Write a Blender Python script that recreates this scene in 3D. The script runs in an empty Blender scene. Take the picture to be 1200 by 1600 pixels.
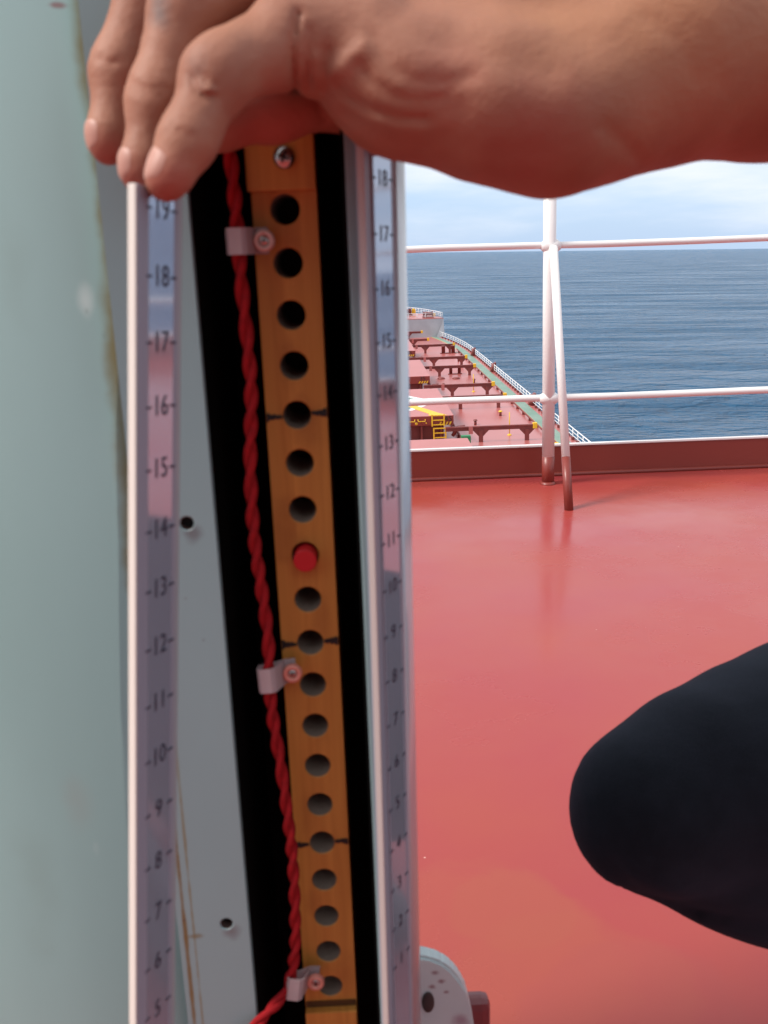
import bpy, bmesh, math, random
import numpy as np
from mathutils import Vector, Matrix
random.seed(7)
S = bpy.context.scene
C = S.collection
R = math.radians
# ---------------------------------------------------------------- camera
CAM = Vector((0, 0, .85)); F = 1480.0                    # eye height above the upper deck; focal length in pixels of a 1200x1600 frame
PITCH, ROLL, YAW = R(15.35), R(2.0), R(1.15)
_r0 = Vector((math.cos(YAW), -math.sin(YAW), 0)); _f0 = Vector((math.sin(YAW), math.cos(YAW), 0))
FW = _f0 * math.cos(PITCH) - Vector((0, 0, 1)) * math.sin(PITCH)
_u0 = _r0.cross(FW)
RT = math.cos(ROLL) * _r0 - math.sin(ROLL) * _u0
UP = math.cos(ROLL) * _u0 + math.sin(ROLL) * _r0
cd = bpy.data.cameras.new('camera'); cam = bpy.data.objects.new('camera', cd); C.objects.link(cam)
M3 = Matrix((RT, UP, -FW)).transposed()
cam.matrix_world = Matrix.Translation(CAM) @ M3.to_4x4()
cd.sensor_fit = 'VERTICAL'; cd.sensor_height = 36; cd.lens = 36 * F / 1600
cd.clip_start = .01; cd.clip_end = 90000
cd.dof.use_dof = True; cd.dof.focus_distance = 6.0; cd.dof.aperture_fstop = 19
S.camera = cam
S.render.resolution_x, S.render.resolution_y = 768, 1024
# ---------------------------------------------------------------- world, sun, exposure
SUN_EL, SUN_AZ = R(50), R(258)                            # azimuth measured from forward (+Y) towards starboard (+X)
w = bpy.data.worlds.new("World"); S.world = w; w.use_nodes = True
nt = w.node_tree; N = nt.nodes; L = nt.links; N.clear()
out = N.new('ShaderNodeOutputWorld'); bg = N.new('ShaderNodeBackground'); L.new(bg.outputs[0], out.inputs[0])
sky = N.new('ShaderNodeTexSky'); sky.sky_type = 'NISHITA'; sky.sun_disc = False
sky.sun_elevation = SUN_EL; sky.sun_rotation = SUN_AZ; sky.altitude = 30
sky.air_density = 1.0; sky.dust_density = .6; sky.ozone_density = 1.5
tc = N.new('ShaderNodeTexCoord'); mp = N.new('ShaderNodeMapping'); mp.inputs['Scale'].default_value = (1.6, 1.6, 9)
L.new(tc.outputs['Generated'], mp.inputs[0])
nz = N.new('ShaderNodeTexNoise'); nz.inputs['Scale'].default_value = 1.6; nz.inputs['Detail'].default_value = 7; nz.inputs['Roughness'].default_value = .55
L.new(mp.outputs[0], nz.inputs['Vector'])
sep = N.new('ShaderNodeSeparateXYZ'); L.new(tc.outputs['Generated'], sep.inputs[0])
hz = N.new('ShaderNodeMapRange'); hz.inputs[1].default_value = .0; hz.inputs[2].default_value = .13   # more cloud higher up
hz.inputs[3].default_value = -.12; hz.inputs[4].default_value = .30; L.new(sep.outputs[2], hz.inputs[0])
ad = N.new('ShaderNodeMath'); ad.operation = 'ADD'; L.new(nz.outputs[0], ad.inputs[0]); L.new(hz.outputs[0], ad.inputs[1])
cr = N.new('ShaderNodeMapRange'); cr.interpolation_type = 'SMOOTHSTEP'; cr.inputs[1].default_value = .36; cr.inputs[2].default_value = .78
L.new(ad.outputs[0], cr.inputs[0])
mx = N.new('ShaderNodeMix'); mx.data_type = 'RGBA'; L.new(cr.outputs[0], mx.inputs[0])
tint = N.new('ShaderNodeMix'); tint.data_type = 'RGBA'; tint.blend_type = 'MULTIPLY'; tint.inputs[0].default_value = 1
L.new(sky.outputs[0], tint.inputs[6]); tint.inputs[7].default_value = (.82, .98, 1.22, 1)
lowm = N.new('ShaderNodeMapRange'); lowm.inputs[1].default_value = .0; lowm.inputs[2].default_value = .6; lowm.inputs[3].default_value = .85; lowm.inputs[4].default_value = 0; L.new(sep.outputs[2], lowm.inputs[0])
lowc = N.new('ShaderNodeMix'); lowc.data_type = 'RGBA'; L.new(lowm.outputs[0], lowc.inputs[0]); L.new(tint.outputs[2], lowc.inputs[6]); lowc.inputs[7].default_value = (3.3, 4.3, 5.9, 1)
L.new(lowc.outputs[2], mx.inputs[6]); mx.inputs[7].default_value = (6.0, 6.2, 6.7, 1)
L.new(mx.outputs[2], bg.inputs[0]); bg.inputs[1].default_value = .12
sd = bpy.data.lights.new('sun', 'SUN'); sd.energy = 2.7; sd.angle = R(14); sd.color = (1, .95, .88)
so = bpy.data.objects.new('sun', sd); C.objects.link(so)
sv = Vector((math.sin(SUN_AZ) * math.cos(SUN_EL), math.cos(SUN_AZ) * math.cos(SUN_EL), math.sin(SUN_EL)))
so.rotation_euler = sv.to_track_quat('Z', 'Y').to_euler(); so.location = (4, -3, 9)
S.view_settings.view_transform = 'Standard'; S.view_settings.look = 'None'; S.view_settings.gamma = 1
S.view_settings.exposure = .48
S.render.engine = 'CYCLES'

# ---------------------------------------------------------------- helpers
def ray(px, py): return (FW + RT * ((px - 600) / F) - UP * ((py - 800) / F))      # unit depth along the view axis
def P(px, py, depth): return CAM + ray(px, py) * depth
def onY(px, py, y): r = ray(px, py); return CAM + r * (y / r.y)
def onZ(px, py, z): r = ray(px, py); return CAM + r * ((z - CAM.z) / r.z)
def onPlane(px, py, p0, n): r = ray(px, py); return CAM + r * ((p0 - CAM).dot(n) / r.dot(n))

def mat(name, color, rough=.6, metal=0, bump=0, bscale=200, var=None, vscale=20, spec=None, coat=0, trans=0, sss=0, bdetail=4, vstretch=None, dist=.002, ior=None):
    m = bpy.data.materials.new(name); m.use_nodes = True; t = m.node_tree; n = t.nodes; l = t.links
    b = n['Principled BSDF']; b.inputs['Base Color'].default_value = (*color, 1); b.inputs['Roughness'].default_value = rough
    b.inputs['Metallic'].default_value = metal
    if spec is not None: b.inputs['Specular IOR Level'].default_value = spec
    if ior: b.inputs['IOR'].default_value = ior
    b.inputs['Coat Weight'].default_value = coat; b.inputs['Coat Roughness'].default_value = .1
    b.inputs['Transmission Weight'].default_value = trans
    if sss: b.inputs['Subsurface Weight'].default_value = sss
    tcn = n.new('ShaderNodeTexCoord'); src = tcn.outputs['Object']
    if vstretch:
        mpn = n.new('ShaderNodeMapping'); mpn.inputs['Scale'].default_value = vstretch; l.new(src, mpn.inputs[0]); src = mpn.outputs[0]
    if var:
        nn = n.new('ShaderNodeTexNoise'); nn.inputs['Scale'].default_value = vscale; nn.inputs['Detail'].default_value = 6; l.new(src, nn.inputs['Vector'])
        rp = n.new('ShaderNodeMapRange'); rp.inputs[1].default_value = .35; rp.inputs[2].default_value = .65; l.new(nn.outputs[0], rp.inputs[0])
        mm = n.new('ShaderNodeMix'); mm.data_type = 'RGBA'; l.new(rp.outputs[0], mm.inputs[0])
        mm.inputs[6].default_value = (*color, 1); mm.inputs[7].default_value = (*var, 1); l.new(mm.outputs[2], b.inputs['Base Color'])
        m['mixnode'] = mm.name
    if bump:
        nb = n.new('ShaderNodeTexNoise'); nb.inputs['Scale'].default_value = bscale; nb.inputs['Detail'].default_value = bdetail; l.new(src, nb.inputs['Vector'])
        bb = n.new('ShaderNodeBump'); bb.inputs['Strength'].default_value = bump; bb.inputs['Distance'].default_value = dist
        l.new(nb.outputs[0], bb.inputs['Height']); l.new(bb.outputs[0], b.inputs['Normal'])
    return m

def addspot(m, center, radius, color, soft=.5, stretch=(1, 1, 1), noise=0, nscale=60, strength=1):
    """a spot of colour with a place of its own on the thing (object space), soft-edged and broken up by noise"""
    t = m.node_tree; n = t.nodes; l = t.links; b = n['Principled BSDF']
    tcn = n.new('ShaderNodeTexCoord'); mpn = n.new('ShaderNodeMapping'); mpn.vector_type = 'POINT'
    mpn.inputs['Location'].default_value = tuple(-center[i] * stretch[i] for i in range(3)); mpn.inputs['Scale'].default_value = stretch
    l.new(tcn.outputs['Object'], mpn.inputs[0])
    ln = n.new('ShaderNodeVectorMath'); ln.operation = 'LENGTH'; l.new(mpn.outputs[0], ln.inputs[0]); val = ln.outputs['Value']
    if noise:
        nn = n.new('ShaderNodeTexNoise'); nn.inputs['Scale'].default_value = nscale; nn.inputs['Detail'].default_value = 5; l.new(tcn.outputs['Object'], nn.inputs['Vector'])
        a = n.new('ShaderNodeMath'); a.operation = 'MULTIPLY_ADD'; l.new(nn.outputs[0], a.inputs[0]); a.inputs[1].default_value = noise * radius; l.new(val, a.inputs[2]); val = a.outputs[0]
    mr = n.new('ShaderNodeMapRange'); mr.interpolation_type = 'SMOOTHSTEP'; mr.inputs[1].default_value = radius * (1 + noise * .5); mr.inputs[2].default_value = radius * (1 - soft + noise * .5)
    mr.inputs[3].default_value = 0; mr.inputs[4].default_value = strength
    l.new(val, mr.inputs[0])
    mm = n.new('ShaderNodeMix'); mm.data_type = 'RGBA'; l.new(mr.outputs[0], mm.inputs[0])
    old = b.inputs['Base Color']
    if old.is_linked: l.new(old.links[0].from_socket, mm.inputs[6])
    else: mm.inputs[6].default_value = old.default_value[:]
    mm.inputs[7].default_value = (*color, 1); l.new(mm.outputs[2], old)

def link(name, me, m, parent=None):
    o = bpy.data.objects.new(name, me); C.objects.link(o)
    if m is not None:
        for q in (m if isinstance(m, (list, tuple)) else [m]): me.materials.append(q)
    if parent: o.parent = parent
    return o
def obj(name, bm, m, parent=None, smooth=False):
    me = bpy.data.meshes.new(name)
    bmesh.ops.recalc_face_normals(bm, faces=bm.faces)
    bm.to_mesh(me); bm.free()
    if smooth:
        for p in me.polygons: p.use_smooth = True
    return link(name, me, m, parent)
def tag(o, label=None, cat=None, group=None, kind=None):
    if label: o['label'] = label
    if cat: o['category'] = cat
    if group: o['group'] = group
    if kind: o['kind'] = kind
    return o
def thing(name, label, cat, group=None):
    o = bpy.data.objects.new(name, None); C.objects.link(o); o.empty_display_size = .05
    return tag(o, label, cat, group)
def B(): return bmesh.new()
def box(bm, a, b, bevel=0, M=None, mi=0):
    a = Vector(a); b = Vector(b)
    vs = [bm.verts.new((x, y, z)) for x in (a.x, b.x) for y in (a.y, b.y) for z in (a.z, b.z)]
    fs = []
    for q in ((0, 1, 3, 2), (4, 6, 7, 5), (0, 4, 5, 1), (2, 3, 7, 6), (0, 2, 6, 4), (1, 5, 7, 3)):
        f = bm.faces.new([vs[i] for i in q]); f.material_index = mi; fs.append(f)
    bmesh.ops.recalc_face_normals(bm, faces=fs)
    if bevel:
        es = list({e for f in fs for e in f.edges}); r = bmesh.ops.bevel(bm, geom=es, offset=bevel, segments=2, affect='EDGES', profile=.6)
        vs = list({v for f in bm.faces if f.is_valid for v in f.verts}) if M else vs
    if M:
        for v in vs: v.co = M @ v.co
    return bm
def tube(bm, pts, rs, seg=12, caps=True):
    pts = [Vector(p) for p in pts]
    if not isinstance(rs, (list, tuple)): rs = [rs] * len(pts)
    rings = []; prev = None
    for i, p in enumerate(pts):
        d = (pts[min(i + 1, len(pts) - 1)] - pts[max(i - 1, 0)]).normalized()
        if prev is None:
            a = d.cross(Vector((0, 0, 1)) if abs(d.z) < .9 else Vector((1, 0, 0))).normalized()
        else:
            a = (prev - d * prev.dot(d)).normalized()
        prev = a; b = d.cross(a)
        rings.append([bm.verts.new(p + (a * math.cos(2 * math.pi * k / seg) + b * math.sin(2 * math.pi * k / seg)) * rs[i]) for k in range(seg)])
    for i in range(len(rings) - 1):
        for k in range(seg):
            f = bm.faces.new((rings[i][k], rings[i][(k + 1) % seg], rings[i + 1][(k + 1) % seg], rings[i + 1][k])); f.smooth = True
    if caps:
        bm.faces.new(rings[0][::-1]); bm.faces.new(rings[-1])
    return bm
def prism(bm, poly, vec, mi=0):
    """closed prism: polygon (3-D points) swept along vec"""
    vec = Vector(vec); a = [bm.verts.new(p) for p in poly]; b = [bm.verts.new(Vector(p) + vec) for p in poly]
    bm.faces.new(a).material_index = mi; bm.faces.new(b[::-1]).material_index = mi
    n = len(a)
    for i in range(n): bm.faces.new((a[i], b[i], b[(i + 1) % n], a[(i + 1) % n])).material_index = mi
    return bm
def sheet(bm, pts):
    bm.faces.new([bm.verts.new(p) for p in pts]); return bm
def dome(bm, c, n, r, h, seg=20, rings=6):
    n = Vector(n).normalized(); a = n.orthogonal().normalized(); b = n.cross(a); c = Vector(c); prev = None
    for i in range(rings + 1):
        t = i / rings * math.pi / 2; rr = r * math.cos(t); hh = h * math.sin(t)
        if i == rings:
            v = bm.verts.new(c + n * h)
            for k in range(seg): bm.faces.new((prev[k], prev[(k + 1) % seg], v)).smooth = True
        else:
            ring = [bm.verts.new(c + (a * math.cos(2 * math.pi * k / seg) + b * math.sin(2 * math.pi * k / seg)) * rr + n * hh) for k in range(seg)]
            if prev:
                for k in range(seg): bm.faces.new((prev[k], prev[(k + 1) % seg], ring[(k + 1) % seg], ring[k])).smooth = True
            prev = ring
    return bm
def text_mesh(body, size, M, ext=0):
    cu = bpy.data.curves.new('txt', 'FONT'); cu.body = body; cu.size = size; cu.align_x = 'CENTER'; cu.align_y = 'CENTER'; cu.extrude = ext
    cu.resolution_u = 4
    o = bpy.data.objects.new('txt', cu); C.objects.link(o)
    dg = bpy.context.evaluated_depsgraph_get(); me = bpy.data.meshes.new_from_object(o.evaluated_get(dg))
    bpy.data.objects.remove(o); bpy.data.curves.remove(cu); me.transform(M)
    return me
def frameM(o, x, y, z):
    m = Matrix((x, y, z)).transposed().to_4x4(); m.translation = o; return m

# implicit surfaces -> mesh (surface nets), for flesh and cloth
def surface_nets(f, org, h):
    s = f < 0; nx, ny, nz = f.shape
    acc = np.zeros((nx - 1, ny - 1, nz - 1, 3), np.float32); cnt = np.zeros((nx - 1, ny - 1, nz - 1), np.float32)
    off = [(i, j, k) for i in (0, 1) for j in (0, 1) for k in (0, 1)]
    sl = lambda o: (slice(o[0], nx - 1 + o[0]), slice(o[1], ny - 1 + o[1]), slice(o[2], nz - 1 + o[2]))
    for a in off:
        for ax in range(3):
            if a[ax]: continue
            b = list(a); b[ax] = 1
            fa = f[sl(a)]; fb = f[sl(b)]; mk = (fa < 0) != (fb < 0)
            tt = np.where(mk, fa / np.where(mk, fa - fb, 1), 0)
            for c in range(3):
                acc[..., c] += np.where(mk, a[c] + (tt if c == ax else 0), 0)
            cnt += mk
    act = cnt > 0; idx = -np.ones(act.shape, np.int64); idx[act] = np.arange(act.sum())
    cell = np.argwhere(act); V = (cell + acc[act] / cnt[act][:, None]) * h + np.array(org)
    Q = []
    for ax in range(3):
        u, v = [(1, 2), (2, 0), (0, 1)][ax]
        a = [slice(1, n - 1) for n in f.shape]; a[ax] = slice(0, f.shape[ax] - 1); b = list(a); b[ax] = slice(1, f.shape[ax])
        A = s[tuple(a)]; Bv = s[tuple(b)]
        for flip in (0, 1):
            mk = (A & ~Bv) if not flip else (~A & Bv)
            c = np.argwhere(mk)
            if not len(c): continue
            base = c.copy(); base[:, u] += 1; base[:, v] += 1
            def g(du, dv):
                q = base.copy(); q[:, u] += du; q[:, v] += dv; return idx[q[:, 0], q[:, 1], q[:, 2]]
            q = np.stack([g(-1, -1), g(0, -1), g(0, 0), g(-1, 0)], 1)
            Q.append(q if not flip else q[:, ::-1])
    return V, np.concatenate(Q)
def np_mesh(name, V, Q):
    me = bpy.data.meshes.new(name); me.from_pydata(V.tolist(), [], Q.tolist()); me.validate(); me.update()
    for p in me.polygons: p.use_smooth = True
    return me
class Field:
    def __init__(s, lo, hi, h):
        s.lo = np.array(lo, float); s.h = h; n = (np.ceil((np.array(hi) - s.lo) / h)).astype(int) + 1
        ax = [(s.lo[i] + np.arange(n[i]) * h).astype(np.float32) for i in range(3)]
        s.X, s.Y, s.Z = np.meshgrid(*ax, indexing='ij'); s.f = np.full(s.X.shape, 1.0, np.float32)
    def cone(s, a, ra, b, rb, sq=None):
        a = np.array(a, np.float32); b = np.array(b, np.float32); d = b - a; L2 = float(d @ d) + 1e-12
        px, py, pz = s.X - a[0], s.Y - a[1], s.Z - a[2]
        L_ = L2 ** .5; h_ = (px * d[0] + py * d[1] + pz * d[2]) / L_; q2 = np.maximum(px * px + py * py + pz * pz - h_ * h_, 0)
        sn = max(-.95, min(.95, (ra - rb) / L_)); t = np.clip(h_ - np.sqrt(q2) * (sn / math.sqrt(1 - sn * sn)), 0, L_)
        return np.sqrt(q2 + (h_ - t) ** 2) - (ra + t / L_ * (rb - ra))
    def ell(s, c, r):
        q = np.sqrt(((s.X - c[0]) / r[0]) ** 2 + ((s.Y - c[1]) / r[1]) ** 2 + ((s.Z - c[2]) / r[2]) ** 2)
        return (q - 1) * min(r)
    def add(s, d, k=.004):
        h = np.clip(.5 + .5 * (d - s.f) / k, 0, 1) if k > 0 else (d > s.f).astype(np.float32)
        s.f = d * (1 - h) + s.f * h - k * h * (1 - h)
    def sub(s, d, k=.003):
        h = np.clip(.5 - .5 * (s.f + d) / k, 0, 1); s.f = s.f * (1 - h) + (-d) * h + k * h * (1 - h)
    def mesh(s): return surface_nets(s.f, s.lo, s.h)
def smin(a, b, k):
    h = np.clip(.5 + .5 * (b - a) / k, 0, 1); return b * (1 - h) + a * h - k * h * (1 - h)

# ---------------------------------------------------------------- materials
M = {}
M['white'] = mat('white_paint', (.80, .78, .76), .35, bump=.35, bscale=160, dist=.0015)
M['redbase'] = mat('red_oxide_paint', (.21, .034, .024), .4, bump=.3, bscale=120, dist=.0015)
M['redpipe'] = mat('red_pipe_paint', (.22, .036, .026), .38, bump=.2, bscale=90)
M['shipred'] = mat('ship_red', (.22, .042, .034), .5, var=(.17, .036, .03), vscale=1.5)
M['shiptop'] = mat('hatch_red', (.46, .14, .13), .38, var=(.42, .125, .11), vscale=.3)
M['yellow'] = mat('yellow_paint', (.75, .45, .02), .5)
M['green'] = mat('deck_green', (.13, .24, .18), .5, var=(.19, .28, .22), vscale=.4)
M['shipgrey'] = mat('bulkhead_grey', (.42, .43, .46), .5, var=(.36, .37, .40), vscale=.5)
M['shipwhite'] = mat('ship_white', (.8, .8, .8), .5)
M['black'] = mat('black_paint', (.012, .012, .012), .6)
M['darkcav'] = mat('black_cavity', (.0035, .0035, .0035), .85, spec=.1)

t = M['white'].node_tree; n = t.nodes; l = t.links; b = n['Principled BSDF']; tcn = n.new('ShaderNodeTexCoord'); nn = n.new('ShaderNodeTexNoise'); nn.inputs['Scale'].default_value = 34; nn.inputs['Detail'].default_value = 8; nn.inputs['Roughness'].default_value = .7
l.new(tcn.outputs['Object'], nn.inputs['Vector']); mr = n.new('ShaderNodeMapRange'); mr.inputs[1].default_value = .70; mr.inputs[2].default_value = .74; l.new(nn.outputs[0], mr.inputs[0])
mm = n.new('ShaderNodeMix'); mm.data_type = 'RGBA'; l.new(mr.outputs[0], mm.inputs[0]); mm.inputs[6].default_value = (.80, .78, .76, 1); mm.inputs[7].default_value = (.45, .26, .17, 1); l.new(mm.outputs[2], b.inputs['Base Color'])

# ---------------------------------------------------------------- sea (the ship rolls a little, so the sea lies tilted to the deck)
TILT = R(1.28)
bm = B(); rr = [0, 60, 120, 250, 500, 1000, 2000, 4000, 8000, 16000, 32000, 64000]; seg = 96; prev = None
for r_ in rr[1:]:
    ring = [bm.verts.new((r_ * math.cos(2 * math.pi * k / seg), r_ * math.sin(2 * math.pi * k / seg), 0)) for k in range(seg)]
    if prev is None: bm.faces.new(ring)
    else:
        for k in range(seg): bm.faces.new((prev[k], prev[(k + 1) % seg], ring[(k + 1) % seg], ring[k]))
    prev = ring
ms = bpy.data.materials.new('sea_water'); ms.use_nodes = True; t = ms.node_tree; n = t.nodes; l = t.links; b = n['Principled BSDF']
b.inputs['Base Color'].default_value = (.007, .108, .235, 1); b.inputs['Roughness'].default_value = .22; b.inputs['IOR'].default_value = 1.33
tcn = n.new('ShaderNodeTexCoord'); hs = None
for sc, dist, st, amp in (((.012, .03, .02), 2, 1, 5.5), ((.06, .13, .1), 2, 1, 3.0), ((.35, .7, .5), 3, 1, .9), ((1.6, 3.0, 2), 2, 1, .16)):
    mpn = n.new('ShaderNodeMapping'); mpn.inputs['Scale'].default_value = sc; mpn.inputs['Rotation'].default_value = (0, 0, R(12)); l.new(tcn.outputs['Object'], mpn.inputs[0])
    nn = n.new('ShaderNodeTexNoise'); nn.inputs['Scale'].default_value = 1; nn.inputs['Detail'].default_value = 5; nn.inputs['Distortion'].default_value = .4; l.new(mpn.outputs[0], nn.inputs['Vector'])
    ma = n.new('ShaderNodeMath'); ma.operation = 'MULTIPLY'; ma.inputs[1].default_value = amp; l.new(nn.outputs[0], ma.inputs[0])
    if hs is None: hs = ma.outputs[0]
    else:
        a2 = n.new('ShaderNodeMath'); a2.operation = 'ADD'; l.new(hs, a2.inputs[0]); l.new(ma.outputs[0], a2.inputs[1]); hs = a2.outputs[0]
mpn = n.new('ShaderNodeMapping'); mpn.inputs['Scale'].default_value = (.006, .035, .02); mpn.inputs['Rotation'].default_value = (0, 0, R(8)); l.new(tcn.outputs['Object'], mpn.inputs[0])
nn = n.new('ShaderNodeTexNoise'); nn.inputs['Scale'].default_value = 1; nn.inputs['Detail'].default_value = 8; nn.inputs['Roughness'].default_value = .65; l.new(mpn.outputs[0], nn.inputs['Vector'])
mr = n.new('ShaderNodeMapRange'); mr.inputs[1].default_value = .38; mr.inputs[2].default_value = .62; mr.inputs[3].default_value = .14; mr.inputs[4].default_value = .42; l.new(nn.outputs[0], mr.inputs[0]); l.new(mr.outputs[0], b.inputs['Roughness'])
bb = n.new('ShaderNodeBump'); bb.inputs['Strength'].default_value = 1; bb.inputs['Distance'].default_value = 6.5; l.new(hs, bb.inputs['Height']); l.new(bb.outputs[0], b.inputs['Normal'])
sea = obj('sea', bm, ms); sea.location = (0, 0, -31); sea.rotation_euler = (0, TILT, 0); tag(sea, kind='structure')

# ---------------------------------------------------------------- upper deck underfoot
md = mat('deck_paint', (.325, .043, .046), .23, bump=.10, bscale=9, spec=.32, var=(.335, .054, .040), vscale=2.2, bdetail=10, dist=.01)
b = md.node_tree.nodes['Principled BSDF']
# glossier and duller patches, paint specks
t = md.node_tree; n = t.nodes; l = t.links; tcn = n.new('ShaderNodeTexCoord')
nn = n.new('ShaderNodeTexNoise'); nn.inputs['Scale'].default_value = 1.7; nn.inputs['Detail'].default_value = 8; nn.inputs['Roughness'].default_value = .6; l.new(tcn.outputs['Object'], nn.inputs['Vector'])
mr = n.new('ShaderNodeMapRange'); mr.inputs[1].default_value = .4; mr.inputs[2].default_value = .6; mr.inputs[3].default_value = .15; mr.inputs[4].default_value = .32
l.new(nn.outputs[0], mr.inputs[0]); l.new(mr.outputs[0], b.inputs['Roughness'])
vo = n.new('ShaderNodeTexVoronoi'); vo.inputs['Scale'].default_value = 13; l.new(tcn.outputs['Object'], vo.inputs['Vector'])
lt = n.new('ShaderNodeMath'); lt.operation = 'LESS_THAN'; lt.inputs[1].default_value = .022; l.new(vo.outputs['Distance'], lt.inputs[0])
sx = n.new('ShaderNodeSeparateColor'); l.new(vo.outputs['Color'], sx.inputs[0])
g2 = n.new('ShaderNodeMath'); g2.operation = 'GREATER_THAN'; g2.inputs[1].default_value = .62; l.new(sx.outputs[0], g2.inputs[0])
mu = n.new('ShaderNodeMath'); mu.operation = 'MULTIPLY'; l.new(lt.outputs[0], mu.inputs[0]); l.new(g2.outputs[0], mu.inputs[1])
mm = n.new('ShaderNodeMix'); mm.data_type = 'RGBA'; l.new(mu.outputs[0], mm.inputs[0]); l.new(b.inputs['Base Color'].links[0].from_socket, mm.inputs[6]); mm.inputs[7].default_value = (.62, .35, .3, 1)
l.new(mm.outputs[2], b.inputs['Base Color'])
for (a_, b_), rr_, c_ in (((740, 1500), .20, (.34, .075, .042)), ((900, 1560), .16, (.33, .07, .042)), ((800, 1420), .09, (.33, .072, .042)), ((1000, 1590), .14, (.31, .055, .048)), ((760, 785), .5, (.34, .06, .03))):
    addspot(md, onZ(a_, b_, 0), rr_, c_, .18 if b_ > 1000 else .7, (1, 1, 1) if b_ > 1000 else (.35, 1.3, 1), .7, 9, .38)  # near warm patches: reflection tones on the deck painted into its colour
CY = 3.50                                                    # inner face of the coaming
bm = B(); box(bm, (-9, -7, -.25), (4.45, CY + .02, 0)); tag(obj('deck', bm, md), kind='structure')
bm = B(); box(bm, (-9, -7, -17.1), (4.4, 3.2, -.26)); tag(obj('superstructure', bm, M['shipwhite']), kind='structure')
# coaming: upright plate with white top edge
co = thing('deck_coaming', 'low red steel coaming plate with white top edge along the front of the deck', 'coaming')
bm = B(); box(bm, (-9, CY + .021, -.25), (4.4, CY + .033, .114)); obj('plate', bm, M['redbase'], co)
bm = B(); box(bm, (-9, CY + .018, .115), (4.4, CY + .036, .124), bevel=.0025); obj('top_edge', bm, M['white'], co)
bm = B(); tube(bm, [(-9, CY + .018, .006), (4.4, CY + .018, .006)], .009, 8); obj('weld_bead', bm, M['redbase'], co)

# guard railing
gr = thing('guard_railing', 'white pipe railing with red painted feet at the front of the red deck', 'railing')
RY = 3.40
xs = [.680 + 1.95 * k for k in range(-4, 2)]
for x in xs:
    lx = -.006
    bm = B(); tube(bm, [(x, RY, .105), (x + lx * .5, RY, .6), (x + lx, RY, 1.22)], .0225, 24); st = obj('stanchion', bm, M['white'], gr)
    bm = B(); tube(bm, [(x + .0005, RY, -.005), (x, RY, .105)], .0228, 24); obj('foot', bm, M['redpipe'], st)
    bm = B(); tube(bm, [(x, RY, -.002), (x, RY, .004), (x, RY, .010)], [.031, .029, .023], 20); obj('weld_bead', bm, M['redpipe'], st)
    top = Vector((x + .004, RY - .028, .845)); bot = Vector((x - .002, 3.03, -.005)); mid = bot.lerp(top, .2)
    bm = B(); tube(bm, [mid, top], .0145, 20); dome(bm, top, (0, 0, 1), .0145, .008); s2 = obj('stay', bm, M['white'], gr)
    bm = B(); tube(bm, [bot, mid], .0150, 20); obj('foot', bm, M['redpipe'], s2)
    for zz in (.85, .318, 1.2):
        bm = B(); tube(bm, [(x + q, RY, zz) for q in (-.034, -.028, -.02, .02, .028, .034)], [.013, .017, .023, .023, .017, .013], 16); obj('weld', bm, M['white'], st, smooth=True)
for zz, rad in ((.851, .0115), (.318, .0125), (1.20, .0115)):
    bm = B(); pts = []
    for i in range(42):
        x = -7.25 + i * .28
        pts.append((x, RY + .003 * math.sin(x * 2.1), zz + .0025 * math.sin(x * 1.7 + 1) + .002 * math.sin(x * 5.1)))
    tube(bm, pts, rad, 16); obj('rail', bm, M['white'], gr)

SX = 4.25
sg = thing('guard_railing', 'white pipe railing along the right hand side of the upper deck, seen in the scales', 'railing')
for k in range(6):
    y = RY - .35 - 1.6 * k
    bm = B(); tube(bm, [(SX, y, .105), (SX, y, 1.22)], .0225, 16); st = obj('stanchion', bm, M['white'], sg)
    bm = B(); tube(bm, [(SX, y, 0), (SX, y, .105)], .0228, 16); obj('foot', bm, M['redpipe'], st)
for zz in (.851, .318, 1.2):
    bm = B(); tube(bm, [(SX, -6.5, zz), (SX, RY - .02, zz)], .014, 14); obj('rail', bm, M['white'], sg)
co2 = thing('deck_coaming', 'low red coaming plate along the right hand edge of the upper deck', 'coaming')
bm = B(); box(bm, (SX + .10, -7, .001), (SX + .112, CY - .0, .114)); obj('plate', bm, M['redbase'], co2)
bm = B(); box(bm, (SX + .097, -7, .115), (SX + .115, CY, .130), bevel=.0025); obj('top_edge', bm, M['white'], co2)
dh = thing('blocker', 'added unseen pale deckhouse with a dark doorway behind the viewer on the upper deck', 'blocker')  # added, unseen: blocks sky behind the camera to shade near surfaces
M['blockpaint'] = mat('blocker_paint', (.30, .33, .33), .5, var=(.27, .30, .30), vscale=1.5)
bm = B(); box(bm, (-3.0, -4.6, .002), (-.5, -2.6, 3.2), bevel=.03); box(bm, (-.499, -4.6, .002), (2.6, -2.6, 2.6), bevel=.03); obj('wall', bm, M['blockpaint'], dh)
bm = B(); box(bm, (-.4, -2.599, .25), (.4, -2.56, 2.05), bevel=.02); dd = obj('door', bm, M['redbase'], dh)
bm = B(); tube(bm, [(.3, -2.55, 1.1), (.3, -2.51, 1.2), (.3, -2.55, 1.3)], .015, 8); obj('handle', bm, M['white'], dd)

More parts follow.
